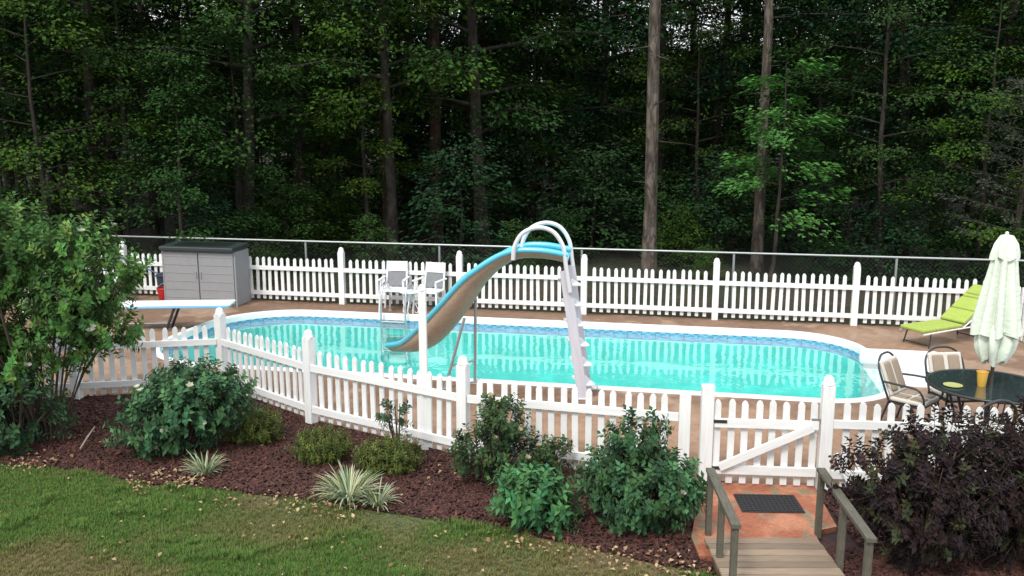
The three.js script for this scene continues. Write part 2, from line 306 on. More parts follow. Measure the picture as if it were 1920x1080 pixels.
{ // in front of the pool, following the bed
  const t = thing('picket_fence', 'white picket fence in front of the pool bending along the mulch bed', 'fence');
  const A = [V3(-8.17, 0, -10.83), fp[1], fp[2], fp[3], fp[4], V3(1.72, 0, -8.45)];
  const turns = [0.17, 0.16, 0.5, 0.65, 0.4, 0.2];
  A.forEach((p, i) => { if (i < 5) addPost(t, p, -turns[i]); });
  for (let i = 0; i < A.length - 1; i++) addPanel(t, A[i], A[i + 1], i === 4 ? { pitch: 0.134 } : {});
  // end post without a cap, and one tall slim pole in the bend
  const e = part('end_post', rbx(0.113, 0.95, 0.1, 0.006, 0, 0.475, 0), white, t); e.position.copy(A[5]); e.rotation.y = -0.2;
  const pole = thing('white_pole', 'tall slim white pole rising above the pickets where the fence bends', 'pole', P(797, 842));
  part('shaft', rbx(0.085, 1.8, 0.085, 0.008, 0, 0.9, 0), white, pole); part('cap', capGeo.clone().translate(0, -1.06, 0).scale(0.8, 0.7, 0.8).translate(0, 1.8, 0), white, pole);
  const t2 = thing('picket_fence', 'white picket fence partly hidden behind the dark purple bush', 'fence');
  const B = [V3(3.06, 0, -8.26), fp[7].clone().add(V3(0.5, 0, 0.05)), V3(8, 0, -7.75)];
  addPost(t2, B[0], -0.1, 1.02); addPost(t2, B[1], -0.1); addPost(t2, B[2], -0.1);
  addPanel(t2, B[0], B[1]); addPanel(t2, B[1], B[2]);
  part('knee_brace', bar(V3(3.14, 0.42, -8.16), V3(3.28, 0.12, -8.13), 0.03, 0.045), white, t2);
}
{ // gate
  const a = P(1320, 912), b = V3(3.0, 0, -8.262), d = b.clone().sub(a), len = d.length(), ang = Math.atan2(-d.z, d.x);
  const gp = single('gate_post', rbx(0.12, 1.05, 0.12, 0.008, 0, 0.525, 0), white, 'flat topped white post at the hinge side of the pool gate', 'post'); gp.position.copy(a); gp.rotation.y = ang;
  const t = thing('picket_gate', 'white picket gate with a diagonal brace at the end of the wooden walkway', 'gate', a, ang);
  const x0 = 0.07, x1 = len - 0.02, n = 8;
  for (let i = 0; i < n; i++) { const m = part('picket', pickets[i % 3], whites[i % 3], t); m.position.set(x0 + 0.035 + (x1 - x0 - 0.07) * i / (n - 1), 0.05, 0); m.rotation.z = rr(-0.008, 0.008); }
  part('rail', bx(x1 - x0, 0.085, 0.036, (x0 + x1) / 2, 0.68, PT / 2 + 0.0185), white, t);
  part('rail', bx(x1 - x0, 0.085, 0.036, (x0 + x1) / 2, 0.2, PT / 2 + 0.0185), white, t);
  part('brace', bar(V3(x0 + 0.06, 0.235, PT / 2 + 0.056), V3(x1 - 0.06, 0.67, PT / 2 + 0.056), 0.075, 0.036, V3(0, 0, 1)), white, t);
  for (const y of [0.2, 0.68]) { const h = part('hinge', bx(0.2, 0.03, 0.006, x0 + 0.02, y + 0.02, PT / 2 + 0.041), darkMetal, t); void h; }
  part('latch', bx(0.09, 0.035, 0.02, x1 - 0.02, 0.73, PT / 2 + 0.014), galv, t);
}
{ // chain-link fence behind
  const t = thing('chain_link_fence', 'grey chain link fence with a top rail at the edge of the wood', 'fence');
  const v = -3.45, u0 = -11.5, u1 = 11.5, h = 1.17;
  part('top_rail', rod(W(u0, v, h), W(u1, v, h), 0.021, 0.021, 10), galv, t);
  const step = 2.9; for (let u = u0 + 0.6; u < u1; u += step) { const p = part('post', new THREE.CylinderGeometry(0.024, 0.024, h - 0.021, 10).translate(0, (h - 0.021) / 2, 0), galv, t); p.position.copy(W(u, v)); }
  const wires = [], s = 0.085, wr = 0.0011, H2 = h - 0.05;
  const tri = (a, b) => { const g = new THREE.CylinderGeometry(wr, wr, a.distanceTo(b), 3, 1, true); g.applyQuaternion(new THREE.Quaternion().setFromUnitVectors(V3(0, 1, 0), b.clone().sub(a).normalize())); const c = a.clone().add(b).multiplyScalar(0.5); return g.translate(c.x, c.y, c.z); };
  for (let u = u0; u < u1 - H2; u += s) { wires.push(tri(W(u, v - 0.003, 0.04), W(u + H2, v - 0.003, 0.04 + H2 - 0.02))); wires.push(tri(W(u, v + 0.003, 0.02 + H2), W(u + H2, v + 0.003, 0.04))); }
  const m = part('wire_mesh', mg(wires), M([0.1, 0.11, 0.105], 0.6, { metalness: 0.5 }), t); m.userData.kind = 'stuff';
}

// ================================================================ POOLSIDE THINGS
{ // slide
  const t = thing('pool_slide', 'tall turquoise pool slide with tan underside and white arched handrails', 'slide');
  const path = new THREE.CatmullRomCurve3([V3(0.72, 1.78, -11.42), V3(0.42, 1.83, -11.46), V3(0.05, 1.8, -11.54), V3(-0.36, 1.52, -11.66), V3(-0.7, 1.1, -11.84), V3(-1.03, 0.68, -12.1), V3(-1.32, 0.38, -12.4), V3(-1.58, 0.25, -12.72)], false, 'centripetal');
  const shell = (scale, drop, dk) => {
    const N = 60, K = 14, pos = [], idx = [], uv = [];
    for (let i = 0; i <= N; i++) {
      const q = i / N, dish = dk * (0.5 + 0.45 * smooth(0.15, 0.6, q) - 0.45 * smooth(0.72, 1, q)), p = path.getPointAt(q), tg = path.getTangentAt(q), side = new THREE.Vector3().crossVectors(V3(0, 1, 0), tg).normalize(), up = new THREE.Vector3().crossVectors(tg, side).normalize();
      for (let k = 0; k <= K; k++) { const a = -Math.PI / 2 * 1.12 + k / K * Math.PI * 1.12, x = 0.27 * scale * Math.sin(a), y = -0.2 * scale * Math.cos(a) * dish + 0.13 - drop; pos.push(p.x + side.x * x + up.x * y, p.y + side.y * x + up.y * y, p.z + side.z * x + up.z * y); uv.push(q * 3.6, k / K); }
    }
    for (let i = 0; i < N; i++) for (let k = 0; k < K; k++) { const a = i * (K + 1) + k, b = a + K + 1; idx.push(a, a + 1, b, b, a + 1, b + 1); }
    const g = new THREE.BufferGeometry(); g.setAttribute('position', new THREE.Float32BufferAttribute(pos, 3)); g.setAttribute('uv', new THREE.Float32BufferAttribute(uv, 2)); g.setIndex(idx); g.computeVertexNormals(); return g;
  };
  const blueMap = tex(256, (u, v) => scl([0.09, 0.45, 0.58], 0.85 + 0.3 * fbm(u, v, 6, 151, 4)), true);
  const blue = M([1, 1, 1], 0.25, { map: blueMap, clearcoat: 0.4, clearcoatRoughness: 0.2 });
  part('flume', shell(1, 0, 1), blue, t);
  const tanMap = tex(256, (u, v) => scl(mixc([0.4, 0.29, 0.2], [0.32, 0.24, 0.18], fbm(u, v, 8, 157, 4)), 0.85 + 0.3 * fbm(u, v, 40, 159, 2)), true);
  part('flume_underside', shell(1.03, 0.008, 1.04), M([1, 1, 1], 0.6, { map: tanMap }), t);
  for (const sd of [-1, 1]) { // rolled rims
    const pts = []; for (let i = 0; i <= 24; i++) { const p = path.getPointAt(i / 24), tg = path.getTangentAt(i / 24), side = new THREE.Vector3().crossVectors(V3(0, 1, 0), tg).normalize(), up = new THREE.Vector3().crossVectors(tg, side); pts.push(p.addScaledVector(side, sd * 0.272).addScaledVector(up, 0.15)); }
    part('rim', pipe(pts, 0.04, 60, 8), blue, t);
  }
  // ladder: two moulded side rails that rise into arched handrails
  const lil = M([0.56, 0.55, 0.6], 0.45, { map: grain });
  const n = V3(-0.2, 0, 0.98), base = V3(0.98, 0, -11.46), top = V3(0.72, 1.72, -11.42);
  for (const s of [1, -1]) {
    const off = n.clone().multiplyScalar(0.23 * s), b = base.clone().add(off), tp = top.clone().add(off);
    part('ladder_side', mg([bar(b, tp, 0.045, 0.13, V3(1, 0, 0))].concat(rbx(0.2, 0.02, 0.1, 0.008, b.x, 0.011, b.z))), lil, t);
    const hp = [V3(0.8, 1.45, -11.43), V3(0.745, 1.78, -11.42), V3(0.7, 2.05, -11.42), V3(0.57, 2.23, -11.43), V3(0.38, 2.28, -11.44), V3(0.19, 2.2, -11.47), V3(0.09, 2.03, -11.49), V3(0.07, 1.86, -11.5)].map((q) => q.addScaledVector(n, 0.285 * s));
    part('handrail', pipe(hp, 0.029, 40, 10), M([0.66, 0.67, 0.68], 0.35, { metalness: 0.2 }), t);
  }
  for (let i = 0; i < 6; i++) { const q = (i + 0.7) / 6.4, c = base.clone().lerp(top, q); const m = part('tread', rbx(0.2, 0.035, 0.44, 0.01), plasticWhite, t); m.position.copy(c); m.rotation.y = 0.2; }
  for (const [p, q] of [[V3(-0.92, 0, -11.72), V3(-0.64, 1.0, -11.66)], [V3(-0.52, 0, -11.98), V3(-0.5, 1.22, -11.93)]]) part('support_leg', mg([rod(p, q, 0.021, 0.021, 10), rbx(0.12, 0.012, 0.12, 0.004, p.x, 0.007, p.z)]), galv, t);
  part('cross_tie', rod(V3(-0.83, 0.33, -11.7), V3(-0.515, 0.33, -11.964), 0.014), galv, t);
}
{ // diving board
  const a = P(210, 571, 0.45), b = P(437, 566, 0.47), d = b.clone().sub(a), len = d.length(), ang = Math.atan2(-d.z, d.x);
  const t = thing('diving_board', 'white diving board with blue edge on a low stand over the rounded pool end', 'diving board', [a.x, 0, a.z], ang);
  part('board', mg([rbx(len, 0.035, 0.44, 0.015, len / 2, 0.455, 0)]), M([0.8, 0.82, 0.82], 0.6, { map: grain }), t);
  part('edge_band', rbx(len - 0.03, 0.03, 0.455, 0.01, len / 2 - 0.012, 0.4225, 0), M([0.12, 0.4, 0.62], 0.45), t);
  for (const z of [-0.17, 0.17]) { part('stand_leg', rod(V3(0.95, 0, z), V3(1.12, 0.407, z), 0.025), darkMetal, t); part('stand_leg', rod(V3(0.1, 0, z), V3(0.12, 0.407, z), 0.025), galv, t); }
  part('fulcrum', rod(V3(1.12, 0.395, -0.2), V3(1.12, 0.395, 0.2), 0.02), darkMetal, t);
  part('brace', rod(V3(0.12, 0.1, 0), V3(1.0, 0.1, 0), 0.018), galv, t);
}
{ // deck storage shed
  const t = thing('storage_shed', 'low grey resin storage shed with dark lid against the picket fence', 'shed', W(-6.78, -2.42), -TH);
  const rmap = tex(256, (u, v) => 0.86 + 0.14 * fbm(u, v, 8, 163, 4), true), gm = M([0.23, 0.23, 0.235], 0.6, { map: rmap }), gm2 = M([0.245, 0.245, 0.25], 0.6, { map: rmap });
  part('body', rbx(1.55, 1.1, 0.6, 0.02, 0, 0.55, 0), gm, t);
  for (const s of [-1, 1]) {
    const d = part('door', rbx(0.745, 1.02, 0.03, 0.012, s * 0.384, 0.56, 0.316), gm2, t);
    part('handle', rbx(0.025, 0.14, 0.018, 0.006, s * 0.05, 0.62, 0.34), gm, d);
    for (let k = 0; k < 6; k++) part('groove_ridge', rbx(0.7, 0.012, 0.008, 0.003, s * 0.384, 0.16 + k * 0.165, 0.334, 1), gm2, d);
  }
  part('corner_trim', bx(0.03, 1.08, 0.03, 0.782, 0.54, 0.3), gm2, t); part('corner_trim', bx(0.03, 1.08, 0.03, -0.782, 0.54, 0.3), gm2, t);
  const lid = part('lid', rbx(1.6, 0.09, 0.68, 0.025, 0, 1.16, 0.01), M([0.022, 0.032, 0.03], 0.5), t); lid.rotation.x = 0.05;
  part('lid_rib', rbx(1.2, 0.02, 0.5, 0.008, 0, 1.195, 0), M([0.025, 0.036, 0.033], 0.5), lid);
}
function plasticChair(label, grey, pos, turn, group) {
  const t = thing('patio_chair', label, 'chair', pos, turn, group), c = plasticWhite;
  part('seat', rbx(0.46, 0.035, 0.44, 0.015, 0, 0.42, 0.02), c, t);
  for (const [x, z] of [[-1, -1], [1, -1], [-1, 1], [1, 1]]) part('leg', rod(V3(x * 0.25, 0, z * 0.24), V3(x * 0.215, 0.62 - (z < 0 ? 0.2 : 0), z * 0.19), 0.018, 0.022), c, t);
  for (const x of [-1, 1]) { part('armrest', rbx(0.055, 0.03, 0.46, 0.012, x * 0.24, 0.635, 0.0), c, t); part('back_post', rod(V3(x * 0.205, 0.4, -0.19), V3(x * 0.19, 0.93, -0.3), 0.02), c, t); }
  const b = part('top_panel', rbx(0.36, 0.2, 0.03, 0.014, 0, 0, 0), c, t); b.position.set(0, 0.83, -0.282); b.rotation.x = -0.2;
  if (grey) { const m = part('back_sling', rbx(0.36, 0.28, 0.015, 0.006), M([0.2, 0.2, 0.21], 0.7, { map: grain }), t); m.position.set(0, 0.585, -0.231); m.rotation.x = -0.2; }
  else for (let i = -2; i <= 2; i++) { const m = part('back_slat', rbx(0.045, 0.3, 0.015, 0.006), c, t); m.position.set(i * 0.075, 0.59, -0.233); m.rotation.x = -0.2; }
  return t;
}
plasticChair('white framed patio chair with grey sling back beside the pool ladder', true, W(-2.82, -2.42), -TH + 0.1);
plasticChair('white framed patio chair with grey sling back between round table and the slide', true, W(-2.1, -2.4), -TH - 0.15);
plasticChair('white slatted plastic chair by the fence behind the diving board', false, P(212, 566), 0.6);
{ // small round table with curled legs between the chairs
  const t = thing('side_table', 'small round white metal table with curled legs in front of the sling chairs', 'table', W(-2.42, -2.12));
  part('top', new THREE.CylinderGeometry(0.18, 0.18, 0.015, 28).translate(0, 0.44, 0), white, t); part('rim', new THREE.TorusGeometry(0.18, 0.012, 8, 32).rotateX(Math.PI / 2).translate(0, 0.44, 0), white, t);
  for (let k = 0; k < 3; k++) { const m = part('leg', pipe([V3(0.02, 0.43, 0), V3(0.03, 0.3, 0), V3(0.12, 0.18, 0), V3(0.17, 0.06, 0), V3(0.13, 0.011, 0), V3(0.1, 0.05, 0)], 0.011, 24, 6), white, t); m.rotation.y = k * 2.1 + 0.4; }
}
{ // ladder into the water
  const t = thing('pool_ladder', 'stainless steel pool ladder with two curved rails dipping into the water', 'ladder', W(-2.66, -1.95), -TH);
  for (const x of [-0.24, 0.24]) { const r = part('rail', pipe([V3(x, 0, -0.42), V3(x, 0.3, -0.42), V3(x, 0.52, -0.36), V3(x, 0.6, -0.18), V3(x, 0.52, 0.0), V3(x, 0.25, 0.08), V3(x, -0.3, 0.09), V3(x, -0.95, 0.09)], 0.02, 48, 10), steel, t); part('foot_flange', new THREE.CylinderGeometry(0.045, 0.045, 0.02, 14).translate(x, 0.011, -0.42), steel, r); }
  for (const y of [-0.1, -0.38, -0.66]) part('tread', rbx(0.46, 0.025, 0.08, 0.01, 0, y, 0.09), galv, t);
}
{ // things by the shed
  const t = thing('red_bucket', 'red plastic bucket standing left of the grey shed', 'bucket', P(311, 566));
  part('pail', new THREE.LatheGeometry([[0.001, 0], [0.12, 0], [0.155, 0.28], [0.165, 0.28], [0.165, 0.3], [0.15, 0.3], [0.115, 0.02], [0.001, 0.02]].map(([x, y]) => new THREE.Vector2(x, y)), 24), M([0.45, 0.02, 0.025], 0.35), t);
  part('handle', new THREE.TorusGeometry(0.155, 0.005, 6, 24, Math.PI).rotateX(-0.9).translate(0, 0.28, 0), galv, t);
  const b = thing('dark_bin', 'dark blue lidded bin squeezed between shed and fence', 'bin', W(-7.85, -2.55));
  part('barrel', new THREE.CylinderGeometry(0.15, 0.12, 0.5, 20).translate(0, 0.25, 0), M([0.02, 0.03, 0.05], 0.5), b);
  part('lid', new THREE.LatheGeometry([[0.001, 0.58], [0.09, 0.56], [0.165, 0.52], [0.17, 0.5], [0.15, 0.5]].map(([x, y]) => new THREE.Vector2(x, y)), 20), M([0.015, 0.025, 0.04], 0.5), b);
  const s = thing('skimmer_pole', 'dark blue pool skimmer pole leaning along the picket fence', 'pole');
  part('shaft', rod(W(-9.0, -2.70, 0.86), W(-7.5, -2.66, 0.3), 0.016), M([0.03, 0.06, 0.16], 0.4), s);
  part('net_frame', pipe([W(-7.5, -2.66, 0.3), W(-7.36, -2.55, 0.22), W(-7.2, -2.55, 0.1), W(-7.26, -2.62, 0.02), W(-7.42, -2.66, 0.1)], 0.01, 24, 6, true), M([0.03, 0.06, 0.16], 0.4), s);
}
{ // lime sun lounger
  const t = thing('sun_lounger', 'lime green cushioned sun lounger with raised back near the pool corner', 'sun lounger', P(1772, 640, 0), 0.42); t.scale.setScalar(0.86);
  const lime = M([0.34, 0.43, 0.08], 0.85, { map: grain, bumpMap: rep(bumpT, 2), bumpScale: 0.004, sheen: 0.3 });
  for (const z of [-0.27, 0.27]) {
    part('frame_rail', pipe([V3(-0.92, 0.27, z), V3(-0.4, 0.29, z), V3(0.4, 0.31, z), V3(0.95, 0.33, z)], 0.016, 20, 8), white, t);
    part('leg', pipe([V3(-0.72, 0.28, z), V3(-0.75, 0.12, z * 1.06), V3(-0.78, 0, z * 1.1)], 0.014, 10, 8), darkMetal, t); part('leg', pipe([V3(0.62, 0.31, z), V3(0.66, 0.14, z * 1.06), V3(0.7, 0, z * 1.1)], 0.014, 10, 8), darkMetal, t);
    part('back_rail', pipe([V3(0.12, 0.31, z), V3(0.55, 0.57, z), V3(0.86, 0.8, z)], 0.014, 16, 8), white, t);
    part('back_prop', rod(V3(0.72, 0.32, z), V3(0.62, 0.61, z), 0.01), darkMetal, t);
  }
  part('cross_bar', rod(V3(-0.78, 0.05, -0.3), V3(-0.78, 0.05, 0.3), 0.012), darkMetal, t); part('cross_bar', rod(V3(0.7, 0.05, -0.3), V3(0.7, 0.05, 0.3), 0.012), darkMetal, t);
  for (let i = 0; i < 3; i++) part('seat_cushion', rbx(0.345, 0.075, 0.56, 0.034, -0.76 + i * 0.352, 0.335 + i * 0.006, 0, 3), lime, t);
  for (let i = 0; i < 3; i++) { const m = part(i < 2 ? 'back_cushion' : 'headrest', rbx(0.345, 0.08, 0.56, 0.036, 0, 0, 0, 3), lime, t); const k = 0.3 + i * 0.348; m.position.set(0.1 + k * 0.82 - 0.07, 0.345 + k * 0.57 - 0.03, 0); m.rotation.z = 0.607; }
  part('head_pad', rbx(0.28, 0.075, 0.46, 0.035, 0, 0, 0, 3), lime, t).position.set(0.86, 0.93, 0); t.children[t.children.length - 1].rotation.z = 0.607;
}
// patio set
const TC = P(1857, 722, 0.72); TC.y = 0;
{
  const t = thing('patio_table', 'round dark glass patio table behind the front fence', 'table', TC);
  part('glass_top', new THREE.CylinderGeometry(0.64, 0.64, 0.012, 48).translate(0, 0.714, 0), M([0.03, 0.045, 0.045], 0.08, { clearcoat: 1 }), t);
  part('rim', new THREE.TorusGeometry(0.645, 0.016, 8, 56).rotateX(Math.PI / 2).translate(0, 0.712, 0), darkMetal, t);
  for (let k = 0; k < 4; k++) { const m = part('leg', pipe([V3(0.56, 0.695, 0), V3(0.46, 0.45, 0), V3(0.4, 0.2, 0), V3(0.5, 0, 0)], 0.016, 18, 8), darkMetal, t); m.rotation.y = k * Math.PI / 2 + 0.5; }
  part('lower_ring', new THREE.TorusGeometry(0.405, 0.01, 8, 36).rotateX(Math.PI / 2).translate(0, 0.22, 0), darkMetal, t);
}
{
  const t = thing('patio_umbrella', 'closed pale green patio umbrella standing through the table', 'umbrella', TC);
  t.rotation.z = -0.006; t.scale.set(0.95, 1, 0.95);
  part('pole', new THREE.CylinderGeometry(0.02, 0.02, 2.34, 12).translate(0, 1.22, 0), M([0.05, 0.035, 0.025], 0.5), t);
  part('base', new THREE.LatheGeometry([[0.001, 0], [0.24, 0], [0.24, 0.03], [0.1, 0.07], [0.035, 0.1], [0.03, 0.2], [0.001, 0.2]].map(([x, y]) => new THREE.Vector2(x, y)), 28).translate(0, 0.004, 0), darkMetal, t);
  const cm = M([0.68, 0.75, 0.63], 0.9, { map: grain, bumpMap: rep(bumpT, 2), bumpScale: 0.006, sheen: 0.2 });
  const folded = (ys, rs, lobes, amp, ph) => {                       // gathered cloth: deep irregular folds
    const K = 96, pos = [], idx = [], uv = [];
    ys.forEach((y, i) => { for (let k = 0; k <= K; k++) { const a = k / K * 2 * Math.PI, q = a * lobes + ph + 0.5 * Math.sin(a * 2 + i * 0.35); const f = 1 + amp[i] * (Math.abs(Math.sin(q / 2)) * 1.6 - 0.9) + 0.06 * Math.sin(a * 3 + i * 0.6) ; const r = rs[i] * f; const dy = 0.05 * amp[i] * Math.sin(a * 5 + ph) * (i === ys.length - 1 ? 1.4 : 0); pos.push(r * Math.cos(a) * 1.05, y + dy, r * Math.sin(a) * 0.92); uv.push(k / K * 1.2, y); } });
    for (let i = 0; i < ys.length - 1; i++) for (let k = 0; k < K; k++) { const a = i * (K + 1) + k, b = a + K + 1; idx.push(a, a + 1, b, b, a + 1, b + 1); }
    const g = new THREE.BufferGeometry(); g.setAttribute('position', new THREE.Float32BufferAttribute(pos, 3)); g.setAttribute('uv', new THREE.Float32BufferAttribute(uv, 2)); g.setIndex(idx); g.computeVertexNormals(); return g;
  };
  part('canopy', folded([2.36, 2.33, 2.22, 2.05, 1.85, 1.65, 1.48, 1.38, 1.3], [0.03, 0.075, 0.105, 0.125, 0.15, 0.175, 0.195, 0.205, 0.21], 8, [0, 0.1, 0.18, 0.25, 0.3, 0.33, 0.34, 0.34, 0.34], 0.3), cm, t);
  part('canopy_skirt', folded([1.42, 1.32, 1.22, 1.12, 1.04, 0.99], [0.14, 0.17, 0.175, 0.16, 0.13, 0.11], 7, [0.2, 0.3, 0.4, 0.42, 0.45, 0.5], 1.2), cm, t);
  part('top_vent', folded([2.40, 2.385, 2.3, 2.2, 2.14], [0.012, 0.065, 0.11, 0.128, 0.132], 6, [0, 0.1, 0.2, 0.28, 0.3], 2), cm, t);
  part('finial', new THREE.SphereGeometry(0.022, 12, 10).translate(0, 2.41, 0), M([0.5, 0.55, 0.45], 0.5), t);
  part('tie_strap', new THREE.TorusGeometry(0.17, 0.012, 6, 36).rotateX(Math.PI / 2).scale(1.05, 1.6, 0.92).translate(0, 1.36, 0), cm, t);
}
function cushionChair(label, pos, turn) {
  const t = thing('cushioned_chair', label, 'chair', pos, turn); t.scale.setScalar(0.86);
  const tan = M([0.3, 0.235, 0.17], 0.9, { map: grain, bumpMap: rep(bumpT, 2), bumpScale: 0.004 }), cream = M([0.56, 0.53, 0.47], 0.9, { map: grain });
  // frame: one bent tube each side, arched top
  part('back_frame', pipe([V3(-0.28, 0.4, -0.2), V3(-0.285, 0.65, -0.3), V3(-0.26, 0.86, -0.385), V3(-0.14, 0.97, -0.425), V3(0, 0.99, -0.43), V3(0.14, 0.97, -0.425), V3(0.26, 0.86, -0.385), V3(0.285, 0.65, -0.3), V3(0.28, 0.4, -0.2)], 0.016, 48, 8), darkMetal, t);
  for (const x of [-1, 1]) { part('armrest', pipe([V3(x * 0.285, 0.66, -0.3), V3(x * 0.32, 0.665, -0.05), V3(x * 0.32, 0.64, 0.2), V3(x * 0.31, 0.5, 0.28), V3(x * 0.29, 0.39, 0.24)], 0.015, 24, 8), darkMetal, t); part('leg', rod(V3(x * 0.3, 0, 0.27), V3(x * 0.285, 0.4, 0.23), 0.015), darkMetal, t); part('leg', rod(V3(x * 0.3, 0, -0.32), V3(x * 0.28, 0.41, -0.2), 0.015), darkMetal, t); }
  part('seat_frame', bx(0.56, 0.025, 0.46, 0, 0.385, 0.02), darkMetal, t);
  const bc = new THREE.Group(); bc.name = 'back_cushion'; bc.position.set(0, 0.47, -0.2); bc.rotation.x = -0.39; t.add(bc);
  part('pad_edge', rbx(0.5, 0.5, 0.05, 0.024, 0, 0.24, 0, 3), cream, bc);
  for (const x of [-0.118, 0.118]) part('tuft', rbx(0.18, 0.42, 0.075, 0.036, x, 0.245, 0.012, 3), tan, bc);
  const sc = new THREE.Group(); sc.name = 'seat_cushion'; sc.position.set(0, 0.43, 0.03); t.add(sc);
  part('pad_edge', rbx(0.52, 0.06, 0.48, 0.028, 0, 0, 0, 3), cream, sc);
  for (const x of [-0.125, 0.125]) for (const z of [-0.11, 0.11]) part('tuft', rbx(0.2, 0.07, 0.2, 0.034, x, 0.014, z, 3), tan, sc);
  return t;
}
cushionChair('patio chair with tan and cream quilted cushions next to the white pool steps', P(1706, 802), 0.75);
cushionChair('patio chair with tan and cream quilted cushions beyond the glass table, nearest the lounger', P(1788, 792), 0.1);
{ // bare metal chair with its back to the fence
  const c = P(1832, 735, 0.9); const t = thing('metal_chair', 'bare black metal chair with arched spindle back between table and fence', 'chair', [c.x, 0, c.z], Math.PI + 0.25);
  part('back_frame', pipe([V3(-0.24, 0.4, -0.2), V3(-0.25, 0.65, -0.25), V3(-0.2, 0.82, -0.28), V3(0, 0.9, -0.3), V3(0.2, 0.82, -0.28), V3(0.25, 0.65, -0.25), V3(0.24, 0.4, -0.2)], 0.018, 40, 8), darkMetal, t);
  for (let i = -2; i <= 2; i++) part('spindle', rod(V3(i * 0.08, 0.4, -0.2), V3(i * 0.075, 0.88 - Math.abs(i) * 0.025, -0.29), 0.007), darkMetal, t);
  part('seat', rbx(0.5, 0.03, 0.46, 0.012, 0, 0.4, 0.02), darkMetal, t);
  for (const [x, z] of [[-1, -1], [1, -1], [-1, 1], [1, 1]]) part('leg', rod(V3(x * 0.24, 0, z * 0.23), V3(x * 0.22, 0.39, z * 0.18), 0.015), darkMetal, t);
  for (const x of [-1, 1]) part('armrest', pipe([V3(x * 0.25, 0.62, -0.25), V3(x * 0.28, 0.64, 0), V3(x * 0.27, 0.58, 0.2), V3(x * 0.24, 0.4, 0.22)], 0.014, 20, 8), darkMetal, t);
}
{
  const q = P(1840, 724, 0.72), t = thing('yellow_cup', 'yellow plastic cup on the glass table', 'cup', [q.x, 0.721, q.z]);
  part('cup_body', new THREE.LatheGeometry([[0.001, 0], [0.042, 0], [0.058, 0.16], [0.062, 0.16], [0.062, 0.168], [0.052, 0.168], [0.038, 0.01], [0.001, 0.01]].map(([x, y]) => new THREE.Vector2(x, y)), 24), M([0.62, 0.36, 0.06], 0.4), t);
  const r = P(1778, 724, 0.72), d = thing('lime_plate', 'small yellow green plate lying on the glass table', 'plate', [r.x + 0.05, 0.721, r.z]);
  part('dish', new THREE.LatheGeometry([[0.001, 0], [0.06, 0], [0.1, 0.012], [0.1, 0.016], [0.058, 0.005], [0.001, 0.005]].map(([x, y]) => new THREE.Vector2(x, y)), 28), M([0.34, 0.36, 0.13], 0.5), d);
}

// ================================================================ WALKWAY
{
  const padMap = tex(512, (u, v) => { const b = smooth(0.35, 0.65, fbm(u, v, 4, 171, 5)), w = smooth(0.58, 0.7, fbm(u, v, 7, 173, 4)), f = fbm(u, v, 50, 177, 3); return scl(mixc(mixc([0.25, 0.082, 0.04], [0.35, 0.145, 0.078], b), [0.16, 0.15, 0.09], w * 0.8), 0.7 + 0.6 * f); }, true);
  const t = struct('landing', slab([[1.88, -8.4], [3.0, -8.38], [2.9, -7.4], [2.66, -7.3], [2.62, -6.85], [1.56, -6.85], [1.56, -7.2], [1.76, -7.9]], [], 0.03, 0.1), M([1, 1, 1], 0.85, { map: padMap, bumpMap: rep(bumpT, 2), bumpScale: 0.003 })); void t;
  const mp = P(1441, 944, 0.035), m = thing('door_mat', 'black rubber mat on the red landing in front of the gate', 'mat', [mp.x, 0.031, mp.z], -0.04);
  const rub = M([0.012, 0.012, 0.013], 0.75);
  part('backing', rbx(0.58, 0.01, 0.4, 0.004, 0, 0.005, 0), rub, m);
  const ribs = []; for (let i = 0; i < 13; i++) for (let k = 0; k < 9; k++) ribs.push(rbx(0.033, 0.008, 0.032, 0.003, -0.258 + i * 0.043, 0.0135, -0.168 + k * 0.042, 1)); const nb = part('nubs', mg(ribs), rub, m); nb.userData.kind = 'stuff';
  const w = thing('wooden_walkway', 'weathered plank walkway leading to the red landing and gate', 'walkway', [0, 0, 0]);
  reseed(9);
  for (let i = 0; i < 26; i++) { const z = -7.0 + i * 0.104, k = part('plank', rbx(0.96, 0.035, 0.096, 0.006), oldWood[i % 3], w); k.position.set(2.12 + rr(-0.006, 0.006), 0.075 + rr(-0.003, 0.003), z); k.rotation.y = rr(-0.008, 0.008); }
  for (const x of [1.72, 2.52]) part('joist', bx(0.06, 0.09, 2.6, x, 0.012, -5.72), oldWood[1], w);
  const side = (x0, xs, label) => {
    const r = thing('walkway_railing', label, 'railing', [0, 0, 0]);
    const ends = xs; part('handrail', bar(V3(ends[0][0], 0.62, ends[0][1]), V3(ends[1][0], 0.62, ends[1][1]), 0.072, 0.03), railWood, r);
    for (const q of [0.03, 0.5, 0.96]) part('post', rbx(0.05, 0.595, 0.05, 0.005, ends[0][0] + (ends[1][0] - ends[0][0]) * q + x0, 0.305, ends[0][1] + (ends[1][1] - ends[0][1]) * q), railWood, r);
  };
  const a = P(1340, 880, 0.62), b = P(1396, 988, 0.62), c = P(1528, 880, 0.62), d = P(1622, 1014, 0.62);
  side(-0.0, [[a.x - 0.04, a.z], [b.x - 0.06, b.z]], 'weathered grey walkway railing next to the leafy green bush');
  side(0.0, [[c.x + 0.05, c.z], [d.x + 0.05, d.z]], 'weathered grey walkway railing next to the purple bush');
}
